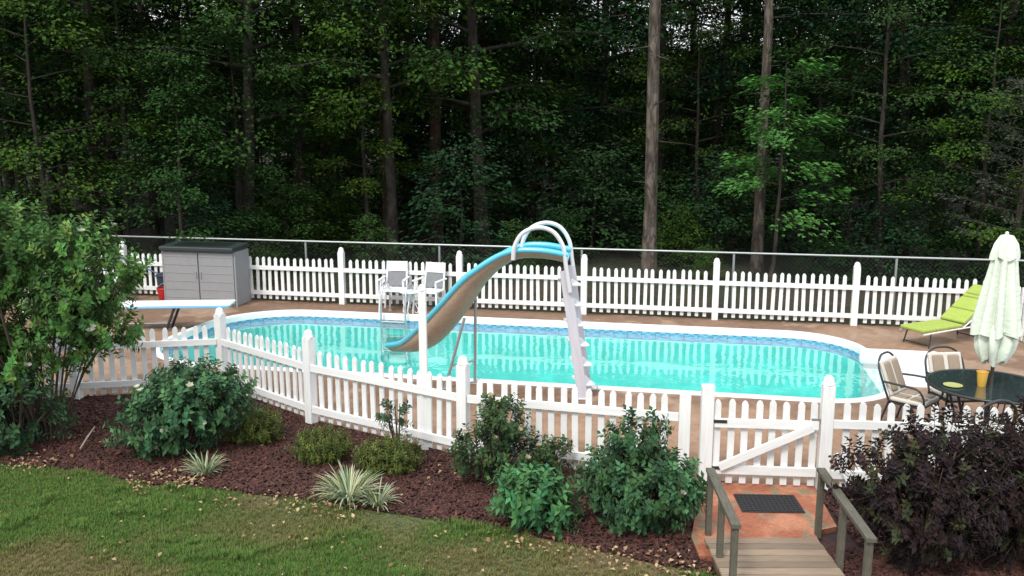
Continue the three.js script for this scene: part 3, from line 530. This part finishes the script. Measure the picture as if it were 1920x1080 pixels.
// ================================================================ THE WOOD
function spray(L, c, out, rad, n, size, col, flatK = 0.42, droop = 0.25) {   // a flattish layer of leaves round a twig end
  const tiltX = rr(-0.3, 0.3), tiltZ = rr(-0.3, 0.3);
  for (let i = 0; i < n; i++) {
    const a = rr(0, 6.283), r = rad * Math.sqrt(rnd()), x = Math.cos(a) * r, z = Math.sin(a) * r;
    const o = V3(c.x + x, c.y + rr(-1, 1) * flatK * rad + x * tiltX + z * tiltZ - droop * r * r / rad, c.z + z);
    const ax = V3(x * 0.8 + out.x * 0.4 + rr(-0.35, 0.35) * rad, rr(-0.55, 0.1) * rad, z * 0.8 + out.z * 0.4 + rr(-0.35, 0.35) * rad).normalize();
    const k = size * rr(0.65, 1.25);
    L.leaf(o, ax, V3(rr(-0.55, 0.55), 1, rr(-0.55, 0.55)).normalize(), k, k * rr(0.55, 0.75), tint(col));
  }
}
function broadleaf({ H, r, base, spread, limbs, sprays, leaves, size, col, rise = 0.35, prof, srad = 0.5, gap = 0 }) {
  const wood = [], L = new Leaves(), tp = [], tr = [], N = 9, bend = rr(0, 6.28);
  for (let i = 0; i <= N; i++) { const q = i / N; tp.push(V3(Math.cos(bend) * 0.03 * H * Math.sin(q * 2.4) + rr(-0.03, 0.03), q * H, Math.sin(bend) * 0.03 * H * Math.sin(q * 2.4) + rr(-0.03, 0.03))); tr.push(r * (i === 0 ? 1.35 : 1 - 0.85 * Math.pow(q, 1.1))); }
  wood.push(taper(tp, tr, 9, 0.08));
  const curve = new THREE.CatmullRomCurve3(tp);
  for (let k = 0; k < limbs; k++) {
    const f = (k + rr(0, 0.9)) / limbs; if (rnd() < gap) continue;
    const h = base + (H * 0.97 - base) * f, p0 = curve.getPoint(clamp(h / H)), az = k * 2.399 + rr(-0.4, 0.4);
    const len = spread * prof(f) * rr(0.75, 1.15), ds = V3(Math.cos(az), 0, Math.sin(az)), pts = [], rad = [];
    for (let i = 0; i <= 4; i++) { const q = i / 4; pts.push(V3(p0.x + ds.x * len * q + rr(-0.05, 0.05) * len * q, p0.y + len * (rise * q - 0.28 * q * q) + rr(-0.02, 0.02) * len, p0.z + ds.z * len * q + rr(-0.05, 0.05) * len * q)); rad.push(Math.max(0.006, r * 0.34 * (1 - 0.88 * q) * (0.5 + 0.5 * (1 - f)))); }
    wood.push(taper(pts, rad, 5));
    const lc = new THREE.CatmullRomCurve3(pts);
    for (let s = 0; s < sprays; s++) {
      const q = 0.28 + 0.72 * (s + rnd()) / sprays, c = lc.getPoint(clamp(q)), off = rr(-0.5, 0.5) * len * 0.55 * (1.15 - q * 0.6);
      c.x += -ds.z * off; c.z += ds.x * off; c.y += rr(-0.12, 0.1);
      spray(L, c, ds, srad * rr(0.6, 1.15), Math.round(leaves * rr(0.6, 1.2)), size, col);
    }
  }
  return { wood: mg(wood), leaves: L.geo() };
}
function treeThing(name, label, proto, bark, lm, pos, turn, scale, group, category = 'tree') {
  const t = thing(name, label, category, pos, turn, group);
  part('trunk', proto.wood, bark, t); part('crown', proto.leaves, lm, t); t.scale.setScalar(scale); return t;
}
function pine(H, r, crownBase, bareStubs) {
  const wood = [], L = new Leaves(), tp = [], tr = [];
  for (let i = 0; i <= 14; i++) { const q = i / 14; tp.push(V3(rr(-0.05, 0.05) * q * 2, q * H, rr(-0.05, 0.05) * q * 2)); tr.push(r * (i === 0 ? 1.25 : 1 - 0.75 * q)); }
  wood.push(taper(tp, tr, 14, 0.06));
  for (let k = 0; k < bareStubs; k++) { const h = rr(2, crownBase), az = rr(0, 6.28), l = rr(0.1, 0.7); wood.push(rod(V3(0, h, 0), V3(Math.cos(az) * (l + r), h + l * rr(-0.3, 0.2), Math.sin(az) * (l + r)), 0.016, 0.005, 5)); }
  for (let k = 0; k < 34; k++) {
    const f = k / 34, h = crownBase + (H - crownBase) * f, az = k * 2.399, len = (1 - f * 0.75) * 3.2 * rr(0.7, 1.1), p = V3(Math.cos(az), 0, Math.sin(az)), e = V3(p.x * len, h + len * 0.2, p.z * len);
    wood.push(rod(V3(0, h, 0), e, 0.05 * (1 - f * 0.7), 0.012, 5));
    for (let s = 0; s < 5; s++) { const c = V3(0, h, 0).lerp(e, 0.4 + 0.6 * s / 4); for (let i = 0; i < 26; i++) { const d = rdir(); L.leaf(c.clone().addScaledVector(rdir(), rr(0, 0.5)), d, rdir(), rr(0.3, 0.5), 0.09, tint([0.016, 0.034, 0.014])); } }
  }
  return { wood: mg(wood), leaves: L.geo() };
}
reseed(2024);
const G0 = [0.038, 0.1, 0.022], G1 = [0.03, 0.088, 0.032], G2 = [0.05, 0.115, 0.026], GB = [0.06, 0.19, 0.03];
const dome = (f) => 0.55 + 0.6 * Math.sin(Math.PI * clamp(f * 0.9 + 0.12)), cone = (f) => 1.05 - 0.8 * f;
const pr = {
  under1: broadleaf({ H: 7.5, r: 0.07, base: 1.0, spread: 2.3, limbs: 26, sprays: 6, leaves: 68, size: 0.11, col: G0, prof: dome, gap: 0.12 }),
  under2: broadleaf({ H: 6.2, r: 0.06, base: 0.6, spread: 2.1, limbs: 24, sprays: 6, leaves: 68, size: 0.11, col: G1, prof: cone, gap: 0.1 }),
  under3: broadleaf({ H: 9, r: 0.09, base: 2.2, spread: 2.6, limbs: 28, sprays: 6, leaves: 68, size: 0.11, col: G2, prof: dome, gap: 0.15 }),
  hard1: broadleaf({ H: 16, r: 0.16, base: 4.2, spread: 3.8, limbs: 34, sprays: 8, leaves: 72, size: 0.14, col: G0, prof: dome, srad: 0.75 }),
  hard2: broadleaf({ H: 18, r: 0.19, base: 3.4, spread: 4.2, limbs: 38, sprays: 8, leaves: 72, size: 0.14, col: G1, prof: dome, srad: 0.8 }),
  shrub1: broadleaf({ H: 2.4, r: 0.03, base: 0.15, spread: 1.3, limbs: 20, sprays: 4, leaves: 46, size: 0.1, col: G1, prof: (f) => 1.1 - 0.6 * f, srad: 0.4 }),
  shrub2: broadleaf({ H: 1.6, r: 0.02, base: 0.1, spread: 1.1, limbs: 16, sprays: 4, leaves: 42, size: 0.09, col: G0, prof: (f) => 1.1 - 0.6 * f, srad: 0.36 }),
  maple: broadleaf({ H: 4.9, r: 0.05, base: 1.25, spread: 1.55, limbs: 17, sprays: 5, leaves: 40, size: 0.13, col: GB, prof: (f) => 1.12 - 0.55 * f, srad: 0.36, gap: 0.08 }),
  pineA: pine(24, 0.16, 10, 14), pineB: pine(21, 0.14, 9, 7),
};
// x at a photo column px for something z metres away
const col = (px, z, y = 1.5) => ((px - 960) / F) * (-z * cp - (y - EYE) * sp);
const at = (px, z) => [col(px, z), -0.03, z];
const big = 'trees standing in the wood behind the pool';
treeThing('pine_tree', 'big straight grey pine trunk right behind the chain link fence', pr.pineA, pineBark, leafMat, at(1219, -20.6), 0.4, 1, null, 'pine');
treeThing('pine_tree', 'slim grey pine rising behind the small bright green maple', pr.pineB, pineBark, leafMat, at(1424, -21.8), 1.9, 0.96, null, 'pine');
treeThing('pine_tree', 'thick reddish brown trunk above the broad dark shrub', pr.pineA, redBark, leafMat, at(818, -25.5), 2.6, 1.12, null, 'pine');
treeThing('maple_tree', 'small bright yellow green maple in front of the dark wood', pr.maple, greyBark, leafLit, at(1450, -19.6), 0.8, 1);
treeThing('broad_shrub', 'broad dark shrub at the foot of the reddish trunk', pr.shrub1, greyBark, leafKinds[0], at(860, -21.5), 1.1, 1.32, null, 'shrub');
const pineSpots = [[905, -30, 0.9], [455, -24.5, 0.8], [482, -27, 0.95], [288, -23.5, 0.8], [215, -26, 0.95], [412, -30, 0.8], [612, -28, 0.9], [720, -25, 0.45], [1485, -27, 0.85], [1060, -29, 0.8], [1130, -34, 1], [980, -36, 1], [560, -33, 1], [120, -29, 0.9], [40, -25, 0.9], [1640, -27, 0.9], [1760, -30, 1], [660, -37, 1], [350, -34, 1], [1290, -32, 0.9], [1385, -37, 1], [770, -33, 0.9], [1860, -26, 0.9]];
for (const [px, z, s] of pineSpots) treeThing('pine_tree', 'slender bare trunked pine deep in the dark wood', z < -27 ? pr.pineA : pr.pineB, rnd() < 0.35 ? redBark : dimBark, leafMat, at(px, z), rr(0, 6.28), s, 'slender pines in the wood', 'pine');
const front = [
  ['hard1', 735, -22.2, 0.9, 'behind the pool ladder', 4], ['hard2', 905, -24, 0.95, 'behind the broad dark shrub'], ['hard1', 560, -25, 1, 'behind the picket panel next to the grey shed'],
  ['hard2', 170, -22, 0.9, 'behind the fence corner at the diving board'], ['hard2', 1700, -22.5, 0.82, 'behind the lime lounger'], ['hard1', 1840, -21, 0.82, 'behind the closed umbrella'],
  ['hard2', 1570, -26, 0.9, 'set back between the small maple and the lounger'], ['hard1', 1330, -28.5, 0.95, 'between the big grey pine and the small maple'], ['hard1', 60, -24, 0.9, 'beyond the big bright shrub'],
  ['hard2', 370, -25, 0.9, 'behind the grey shed'], ['hard1', 1130, -28, 1, 'between the slide and the big grey pine'], ['hard2', 460, -21.8, 0.85, 'at the corner of the grey shed']];
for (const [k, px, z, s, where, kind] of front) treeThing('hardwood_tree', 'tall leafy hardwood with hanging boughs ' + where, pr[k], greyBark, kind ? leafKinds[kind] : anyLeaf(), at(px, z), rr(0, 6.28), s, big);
const under = [
  ['under1', 100, -19.6, 1, 'rising above the big bright shrub'], ['under2', 330, -19.8, 0.86, 'just behind the grey shed'], ['under1', 440, -21.5, 0.8, 'past the corner of the grey shed'], ['under3', 230, -21.5, 0.9, 'behind the skimmer pole'],
  ['under2', 20, -20.5, 1.1, 'farther back beyond the big bright shrub'], ['under3', 1660, -19.8, 0.85, 'directly behind the foot of the lounger'], ['under2', 1760, -20.5, 0.95, 'directly behind the raised lounger back'], ['under1', 1840, -19.2, 0.85, 'between lounger and cedar'],
  ['under2', 1590, -21.5, 0.8, 'between the small maple and the lounger'], ['under3', 1315, -25, 0.8, 'between the big grey pine and the maple'], ['under1', 1530, -23.5, 1, 'in the shade behind the small maple'], ['under3', 690, -22.8, 0.75, 'behind the pool ladder'],
  ['under2', 1920, -20.5, 1, 'in the shade behind the cedar'], ['under1', 300, -23.5, 0.9, 'set well back behind the grey shed'], ['under1', 1010, -27, 1, 'set well back behind the slide top'], ['under2', 600, -29, 1, 'deep behind the first fence post beside the shed'], ['under3', 1100, -31, 1.1, 'deep between slide and big grey pine']];
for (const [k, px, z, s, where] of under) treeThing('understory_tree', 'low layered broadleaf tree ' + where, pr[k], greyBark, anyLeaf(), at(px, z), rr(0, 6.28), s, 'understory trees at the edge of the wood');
const shr = [[90, -20, 1], [380, -20.5, 0.8], [540, -22, 0.9], [1050, -23, 0.9], [1150, -25, 1], [1330, -20.4, 0.5], [1560, -20, 0.7], [1690, -19.6, 0.9], [1800, -19.3, 0.8], [1900, -19, 0.9], [640, -25, 1], [480, -20, 0.6], [1250, -24, 0.9], [700, -21, 0.6], [980, -21, 0.55], [590, -24, 1.3], [660, -27, 1.6], [760, -28, 1.6], [1020, -26, 1.6], [1110, -24, 1.3], [1180, -28, 1.7], [1280, -22.5, 0.9], [1345, -23, 1.2], [1390, -25, 1.5], [520, -26, 1.5], [430, -27, 1.5], [1520, -24, 1.3], [940, -29, 1.8], [1240, -30, 1.8], [830, -30, 1.8], [1360, -29, 1.8]];
for (const [px, z, s] of shr) treeThing('woodland_shrub', 'low dark shrub growing on the floor of the wood', rnd() < 0.5 ? pr.shrub1 : pr.shrub2, greyBark, anyLeaf(), at(px, z), rr(0, 6.28), s, 'low shrubs in the wood', 'shrub');
// deeper in the wood
for (let i = 0; i < 150; i++) {
  const z = -27 - 46 * Math.pow(i / 150, 0.8) + rr(-1, 1), px = ((i * 0.6180339) % 1) * 2300 - 190, k = rnd();
  const key = k < 0.2 ? 'hard1' : k < 0.42 ? 'hard2' : k < 0.6 ? 'under3' : k < 0.8 ? 'under1' : 'under2';
  treeThing('woodland_tree', 'leafy tree far back in the dark wood', pr[key], greyBark, anyLeaf(), at(px, z), rr(0, 6.28), rr(0.85, 1.25), 'trees far back in the wood');
}
{ // beyond them the wood reads as one mass
  const n = 230, im = new THREE.InstancedMesh(pr.under2.leaves, leafKinds[0], n), o = new THREE.Object3D();
  for (let i = 0; i < n; i++) { o.position.set(rr(-75, 75), rr(-0.4, 0), rr(-105, -66)); o.rotation.set(0, rr(0, 6.28), 0); o.scale.set(rr(1.2, 1.9), rr(1.2, 2.3), rr(1.2, 1.9)); o.updateMatrix(); im.setMatrixAt(i, o.matrix); }
  stuff('far_wood', im, 'dark mass of foliage farthest back in the wood', 'wood');
}
// out of the frame the wood goes on and shades the rest
for (let i = 0; i < 16; i++) { const sx = i % 2 ? 1 : -1, z = -17 - (i >> 1) * 4, x = sx * (15 - z * 0.12 + rr(-1, 2)); treeThing('woodland_tree', 'leafy tree far back in the dark wood', i % 3 ? pr.hard1 : pr.hard2, greyBark, anyLeaf(), [x, -0.03, z], rr(0, 6.28), rr(0.9, 1.1), 'trees far back in the wood'); }
{ // feathery grey-green cedar at the end of the fence
  const wood = [], L = new Leaves(); wood.push(taper([V3(0, 0, 0), V3(0.05, 1.5, 0), V3(0, 3.2, 0.05), V3(0, 4.6, 0)], [0.08, 0.06, 0.035, 0.01], 8));
  for (let k = 0; k < 46; k++) {
    const f = k / 46, h = 0.9 + 3.6 * f, az = k * 2.399, len = 1.7 * (1.05 - 0.8 * f) * rr(0.7, 1.1), e = V3(Math.cos(az) * len, h + 0.25 * len, Math.sin(az) * len); wood.push(rod(V3(0, h, 0), e, 0.014, 0.004, 4));
    for (let i = 0; i < 110; i++) { const q = rr(0.25, 1.02), c = V3(0, h, 0).lerp(e, q), d = V3(Math.cos(az) + rr(-0.9, 0.9), rr(-0.5, 0.5), Math.sin(az) + rr(-0.9, 0.9)).normalize(); L.leaf(c.addScaledVector(d, rr(0, 0.18)), d, rdir(), rr(0.06, 0.13), 0.03, tint([0.055, 0.065, 0.042])); }
  }
  treeThing('cedar_tree', 'feathery grey green cedar beside the closed umbrella, behind the fence', { wood: mg(wood), leaves: L.geo() }, greyBark, leafMat, at(1905, -18.0), 0.5, 1, null, 'cedar');
}

// ================================================================ THE BED
function bush({ lumps, n, size, col, wl = 0.55, up = 0.4, stems = 7, hgt, flowers = 0, fcol = [0.6, 0.58, 0.5], mat = leafLit, alt }, t) {
  const L = new Leaves(), wood = [], Fl = new Leaves();
  const tot = lumps.reduce((s, l) => s + l[3] * l[4] * l[5], 0);
  for (const [x, y, z, rx, ry, rz] of lumps) {
    const m = Math.round(n * rx * ry * rz / tot);
    // shoots: leaves sit in whorls on short twigs that poke out of the lump
    const shoots = Math.max(8, Math.round(m / 14));
    for (let s = 0; s < shoots; s++) {
      const d = rdir(), q = 0.55 + 0.5 * Math.pow(rnd(), 0.7) + (rnd() < 0.12 ? 0.16 : 0), o = V3(x + d.x * rx * q, Math.max(0.03, y + d.y * ry * q), z + d.z * rz * q), gd = V3(d.x, d.y + up, d.z).normalize();
      let k = tint(col, 0.38); if (alt && rnd() < 0.14) k = tint(alt, 0.25); else if (rnd() < 0.12) k = scl(k, 1.55);
      for (let i = 0; i < 14; i++) {
        const a = i * 2.399, sidev = new THREE.Vector3().crossVectors(gd, V3(Math.cos(a), 0.3, Math.sin(a))).normalize(), ax = gd.clone().multiplyScalar(rr(0.1, 0.8)).addScaledVector(sidev, 1).normalize();
        L.leaf(o.clone().addScaledVector(gd, (i / 14 - 0.6) * size * 2.6), ax, gd.clone().addScaledVector(rdir(), 0.5).normalize(), size * rr(0.7, 1.25), size * wl, tint(k, 0.2));
      }
      wood.push(rod(o.clone().addScaledVector(gd, -size * 2.4), o.clone().addScaledVector(gd, size * 0.8), size * 0.06, size * 0.03, 3));
      if (flowers && rnd() < flowers) for (let i = 0; i < 9; i++) { const a = i * 2.4, ax = gd.clone().addScaledVector(V3(Math.cos(a), 0, Math.sin(a)), 0.9).normalize(); Fl.leaf(o.clone().addScaledVector(gd, size * 1.1), ax, gd, size * 0.75, size * 0.6, tint(fcol, 0.1)); }
    }
    for (let k = 0; k < stems; k++) { const d = rdir(), e = V3(x + d.x * rx * 0.7, y + Math.abs(d.y) * ry * 0.6, z + d.z * rz * 0.7); wood.push(taper([V3(e.x * 0.12, 0, e.z * 0.12), V3(e.x * 0.5, e.y * 0.55, e.z * 0.5), e], [0.014, 0.01, 0.004], 5)); }
  }
  part('stems', mg(wood), twigMat, t); part('foliage', L.geo(), mat, t);
  if (flowers) part('blossom', Fl.geo(), leafLit, t);
}
reseed(555);
const gp = (px, py) => { const p = P(px, py); return [p.x, -0.02, p.z]; };
{ // big pale shrub on the left
  const t = thing('flowering_shrub', 'big bright green shrub with pale blossoms at the end of the mulch bed', 'shrub', [-5.35, -0.02, -9.75]);
  const lum = [[0.95, 1.95, 0.1, 0.42, 0.3, 0.35], [0.5, 2.2, 0, 0.45, 0.4, 0.4], [0.85, 1.32, 0.1, 0.42, 0.26, 0.36], [0.5, 1.6, 0.1, 0.5, 0.42, 0.45], [0.3, 1.15, 0.1, 0.4, 0.3, 0.4]];
  for (let i = 0; i < 15; i++) { const y = 0.6 + 2.1 * (i + rnd()) / 15; lum.push([rr(-1.5, y < 1.2 ? -0.35 : y > 2.2 ? -0.1 : 0.3), y, rr(-0.6, 0.5), rr(0.36, 0.6), rr(0.3, 0.5), rr(0.36, 0.6)]); }
  bush({ lumps: lum, n: 29000, size: 0.078, col: [0.058, 0.14, 0.03], alt: [0.14, 0.23, 0.055], wl: 0.56, up: 0.6, stems: 2, flowers: 0.03, fcol: [0.42, 0.42, 0.36] }, t);
  const t2 = thing('leafy_bush', 'dark leafy bush under the big bright shrub', 'bush', gp(35, 838));
  bush({ lumps: [[0, 0.4, 0, 0.55, 0.45, 0.5], [-0.5, 0.45, 0.1, 0.5, 0.5, 0.5]], n: 4200, size: 0.075, col: [0.035, 0.085, 0.035], up: 0.5 }, t2);
}
{
  const t = thing('rose_bush', 'round dark green rose bush with pale blossoms at the fence corner', 'bush', gp(345, 850));
  bush({ lumps: [[0, 0.5, 0, 0.5, 0.45, 0.42], [-0.3, 0.35, 0.1, 0.4, 0.34, 0.38], [0.32, 0.62, -0.1, 0.42, 0.34, 0.4], [0.05, 0.78, -0.1, 0.38, 0.25, 0.35]], n: 8200, size: 0.072, col: [0.05, 0.12, 0.05], wl: 0.6, up: 0.5, flowers: 0.05, fcol: [0.55, 0.56, 0.42] }, t);
}
const jun = (px, py, w, h, label) => { const t = thing('juniper_clump', label, 'juniper', gp(px, py)); bush({ lumps: [[0, h * 0.45, 0, w, h * 0.5, w * 0.8], [w * 0.4, h * 0.4, 0.05, w * 0.6, h * 0.4, w * 0.6], [-w * 0.4, h * 0.45, 0, w * 0.6, h * 0.4, w * 0.6]], n: 5200, size: 0.042, col: [0.085, 0.11, 0.022], wl: 0.36, up: 0.8, stems: 4 }, t); };
jun(478, 826, 0.33, 0.42, 'small olive juniper clump next to the round rose bush');
jun(606, 862, 0.31, 0.38, 'small olive juniper clump behind the larger striped grass');
jun(730, 880, 0.34, 0.38, 'small olive juniper clump below the tall white pole');
{
  const t = thing('sapling', 'thin twiggy sapling in front of the pickets by the white pole', 'sapling', gp(748, 868));
  bush({ lumps: [[0, 0.55, 0, 0.2, 0.22, 0.15]], n: 240, size: 0.055, col: [0.05, 0.09, 0.04], stems: 6 }, t);
}
const tuft = (px, py, r, n, len, label) => { const t = thing('striped_grass', label, 'ornamental grass', gp(px, py)), A = new Leaves(), B = new Leaves(); for (let i = 0; i < n; i++) { const a = rr(0, 6.283), q = Math.sqrt(rnd()) * r * 0.35, d = V3(Math.cos(a) * rr(0.3, 1), rr(0.8, 1.6), Math.sin(a) * rr(0.3, 1)).normalize(), l = len * rr(0.6, 1.1); (i % 5 < 3 ? A : B).blade(V3(Math.cos(a) * q, 0, Math.sin(a) * q), d, l, 0.016, rr(0.9, 1.9), i % 5 < 3 ? tint([0.4, 0.42, 0.27], 0.2) : tint([0.13, 0.2, 0.07], 0.3), 5); } part('pale_blades', A.geo(), leafLit, t); part('green_blades', B.geo(), leafLit, t); };
tuft(384, 888, 0.17, 110, 0.29, 'small striped grass tuft in front of the round rose bush');
tuft(655, 936, 0.27, 240, 0.37, 'large pale striped grass tuft at the edge of the lawn');
tuft(708, 946, 0.16, 90, 0.26, 'little striped grass tuft against the large pale one');
{
  let t = thing('rose_bush', 'loose upright rose bush with tan dead blooms against the pickets', 'bush', gp(935, 905));
  bush({ lumps: [[0.05, 0.62, -0.05, 0.26, 0.3, 0.25], [-0.2, 0.38, 0, 0.28, 0.3, 0.25], [0.15, 0.32, 0.05, 0.34, 0.3, 0.3], [0.5, 0.34, 0, 0.28, 0.18, 0.22], [0.0, 0.85, -0.05, 0.14, 0.1, 0.14]], n: 4300, size: 0.058, col: [0.045, 0.085, 0.03], up: 0.7, flowers: 0.06, fcol: [0.4, 0.33, 0.22] }, t);
  t = thing('leafy_bush', 'low fresh green bush with broad leaves at the lawn edge', 'bush', gp(1005, 980));
  bush({ lumps: [[0, 0.24, 0, 0.36, 0.24, 0.3], [0.14, 0.16, 0.1, 0.24, 0.16, 0.22], [-0.12, 0.3, -0.1, 0.24, 0.18, 0.22]], n: 2300, size: 0.085, col: [0.055, 0.16, 0.055], wl: 0.5, up: 0.5 }, t);
  t = thing('rose_bush', 'tall dense green bush growing right beside the red landing', 'bush', gp(1212, 985));
  bush({ lumps: [[0, 0.34, 0, 0.44, 0.34, 0.38], [-0.12, 0.72, -0.15, 0.27, 0.28, 0.25], [0.24, 0.4, 0, 0.3, 0.28, 0.3], [-0.3, 0.42, -0.1, 0.3, 0.28, 0.28], [0.08, 0.92, -0.18, 0.12, 0.14, 0.12]], n: 6600, size: 0.066, col: [0.045, 0.115, 0.045], wl: 0.58, up: 0.55, flowers: 0.012, fcol: [0.5, 0.45, 0.4] }, t);
}
{
  const lum = [[0, 0.5, 0, 0.55, 0.5, 0.5], [0.1, 0.9, -0.1, 0.42, 0.38, 0.4], [-0.35, 0.7, -0.1, 0.38, 0.36, 0.36], [0.4, 0.65, 0, 0.4, 0.4, 0.4]];
  let t = thing('purple_bush', 'dark purple leaved bush growing against the walkway railing', 'bush', gp(1725, 1055));
  bush({ lumps: lum, n: 9800, size: 0.058, col: [0.02, 0.011, 0.012], alt: [0.045, 0.05, 0.02], wl: 0.55, up: 0.5 }, t);
  t = thing('purple_bush', 'taller dark purple leaved bush in front of the arched metal chair', 'bush', gp(1920, 1050));
  bush({ lumps: lum.map(([x, y, z, a, b, c]) => [x, y * 1.08, z, a * 1.05, b * 1.1, c]), n: 9800, size: 0.058, col: [0.021, 0.012, 0.012], alt: [0.045, 0.052, 0.02], wl: 0.55, up: 0.5 }, t);
}
// ---------------------------------------------------------------- loose cover
function scatter(name, label, category, geo, mat, n, place) {
  const im = new THREE.InstancedMesh(geo, mat, n), o = new THREE.Object3D(), c = new THREE.Color();
  let k = 0, guard = 0; while (k < n && guard++ < n * 4) { const r = place(o); if (!r) continue; o.updateMatrix(); im.setMatrixAt(k, o.matrix); im.setColorAt(k, c.setRGB(...r)); k++; }
  im.count = k; im.instanceMatrix.needsUpdate = true; return stuff(name, im, label, category);
}
reseed(31);
const wn = (x, z, n, s) => fbm(((x / 12) % 1 + 1) % 1, ((z / 12) % 1 + 1) % 1, n, s, 4);
const tuftGeo = (() => { const L = new Leaves(); for (let i = 0; i < 7; i++) { const a = i * 0.9 + rr(-0.3, 0.3); L.blade(V3(rr(-0.012, 0.012), 0, rr(-0.012, 0.012)), V3(Math.cos(a) * rr(0.15, 0.8), 1, Math.sin(a) * rr(0.15, 0.8)).normalize(), rr(0.03, 0.06), 0.0045, rr(0.2, 0.9), [1, 1, 1], 2); } const g = L.geo(); g.deleteAttribute('color'); return g; })();
const grassMat = new THREE.MeshPhysicalMaterial({ roughness: 0.8, specularIntensity: 0.3, side: THREE.DoubleSide });
scatter('lawn_grass', 'short patchy lawn grass in the foreground', 'grass', tuftGeo, grassMat, 85000, (o) => {
  const x = rr(-6.6, 1.68), z = rr(-10.2, -5.4), e = zAt(bedEdge, x) + 0.12 * (wn(x, z, 24, 5) - 0.4); if (z < e) return null;
  const near = smooth(0, 0.7, z - e), b = wn(x, z, 6, 15), bare = smooth(0.42, 0.58, b); if (rnd() > 0.5 + 0.5 * near - 0.3 * bare) return null;
  o.position.set(x, -0.031, z); o.rotation.set(0, rr(0, 6.28), 0); o.scale.setScalar(rr(0.65, 1.2) * (1 - 0.3 * bare) * (wn(x, z, 40, 45) > 0.62 ? 1.5 : 1));
  const c = mixc([0.078, 0.145, 0.03], [0.165, 0.135, 0.055], clamp(bare * 0.75 + (rnd() < 0.14 ? 0.6 : 0))); return scl(c, rr(0.7, 1.35));
});
const chipGeo = new THREE.BoxGeometry(0.055, 0.009, 0.018);
const inBed = () => { if (rnd() < 0.76) { const x = rr(-7.2, 1.62), z = rr(-11.7, -6.2), e = zAt(bedEdge, x) + 0.08 * (wn(x, z, 24, 5) - 0.5), f = zAt(fenceLine, x); return z < e && z > f - 0.08 ? [x, z] : null; } const x = rr(2.66, 5.6), z = rr(-8.3, -5.6); return z > zAt(fenceLine, x) - 0.08 ? [x, z] : null; };
scatter('bark_mulch', 'dark red bark mulch chips covering the planting bed', 'mulch', chipGeo, M([1, 1, 1], 0.9), 52000, (o) => {
  const q = inBed(); if (!q || (q[0] > 1.6 && q[0] < 3.0 && q[1] > -8.4 && q[1] < -7)) return null;
  o.position.set(q[0], -0.012 + rr(0, 0.022), q[1]); o.rotation.set(rr(-0.5, 0.5), rr(0, 6.28), rr(-0.5, 0.5)); o.scale.set(rr(0.5, 1.3), rr(0.6, 1.6), rr(0.5, 1.4));
  return scl(mixc([0.037, 0.01, 0.007], [0.08, 0.028, 0.018], rnd()), rr(0.45, 1.25));
});
const litterGeo = (() => { const L = new Leaves(); L.leaf(V3(-0.025, 0, 0), V3(1, 0, 0), V3(0, 1, 0), 0.05, 0.034, [1, 1, 1], 0.6); const g = L.geo(); g.deleteAttribute('color'); return g; })();
scatter('fallen_leaves', 'dry tan leaves scattered along the lawn edge and bed', 'leaf litter', litterGeo, M([1, 1, 1], 0.8), 700, (o) => {
  const x = rr(-6.2, 1.6), e = zAt(bedEdge, x), s = rnd() < 0.75 ? rr(-0.22, 0.3) + rr(-0.15, 0.15) : rr(-1.2, 1.8), z = e + s; if (z < zAt(fenceLine, x) || rnd() > smooth(0.4, 0.62, wn(x, z, 14, 61))) return null;
  o.position.set(x, 0.016 + rr(0, 0.012), z); o.rotation.set(rr(-0.5, 0.5), rr(0, 6.28), rr(-0.5, 0.5)); o.scale.setScalar(rr(0.5, 1.1));
  return scl(mixc([0.2, 0.11, 0.05], [0.4, 0.3, 0.16], Math.pow(rnd(), 1.6)), rr(0.7, 1.1));
});
single('fallen_stick', taper([P(150, 842, 0.03), P(165, 818, 0.1), P(178, 800, 0.17)], [0.01, 0.012, 0.007], 6), M([0.22, 0.19, 0.15], 0.9), 'bare grey stick poking out of the mulch near the rose bush', 'stick');
renderer.render(scene, camera);
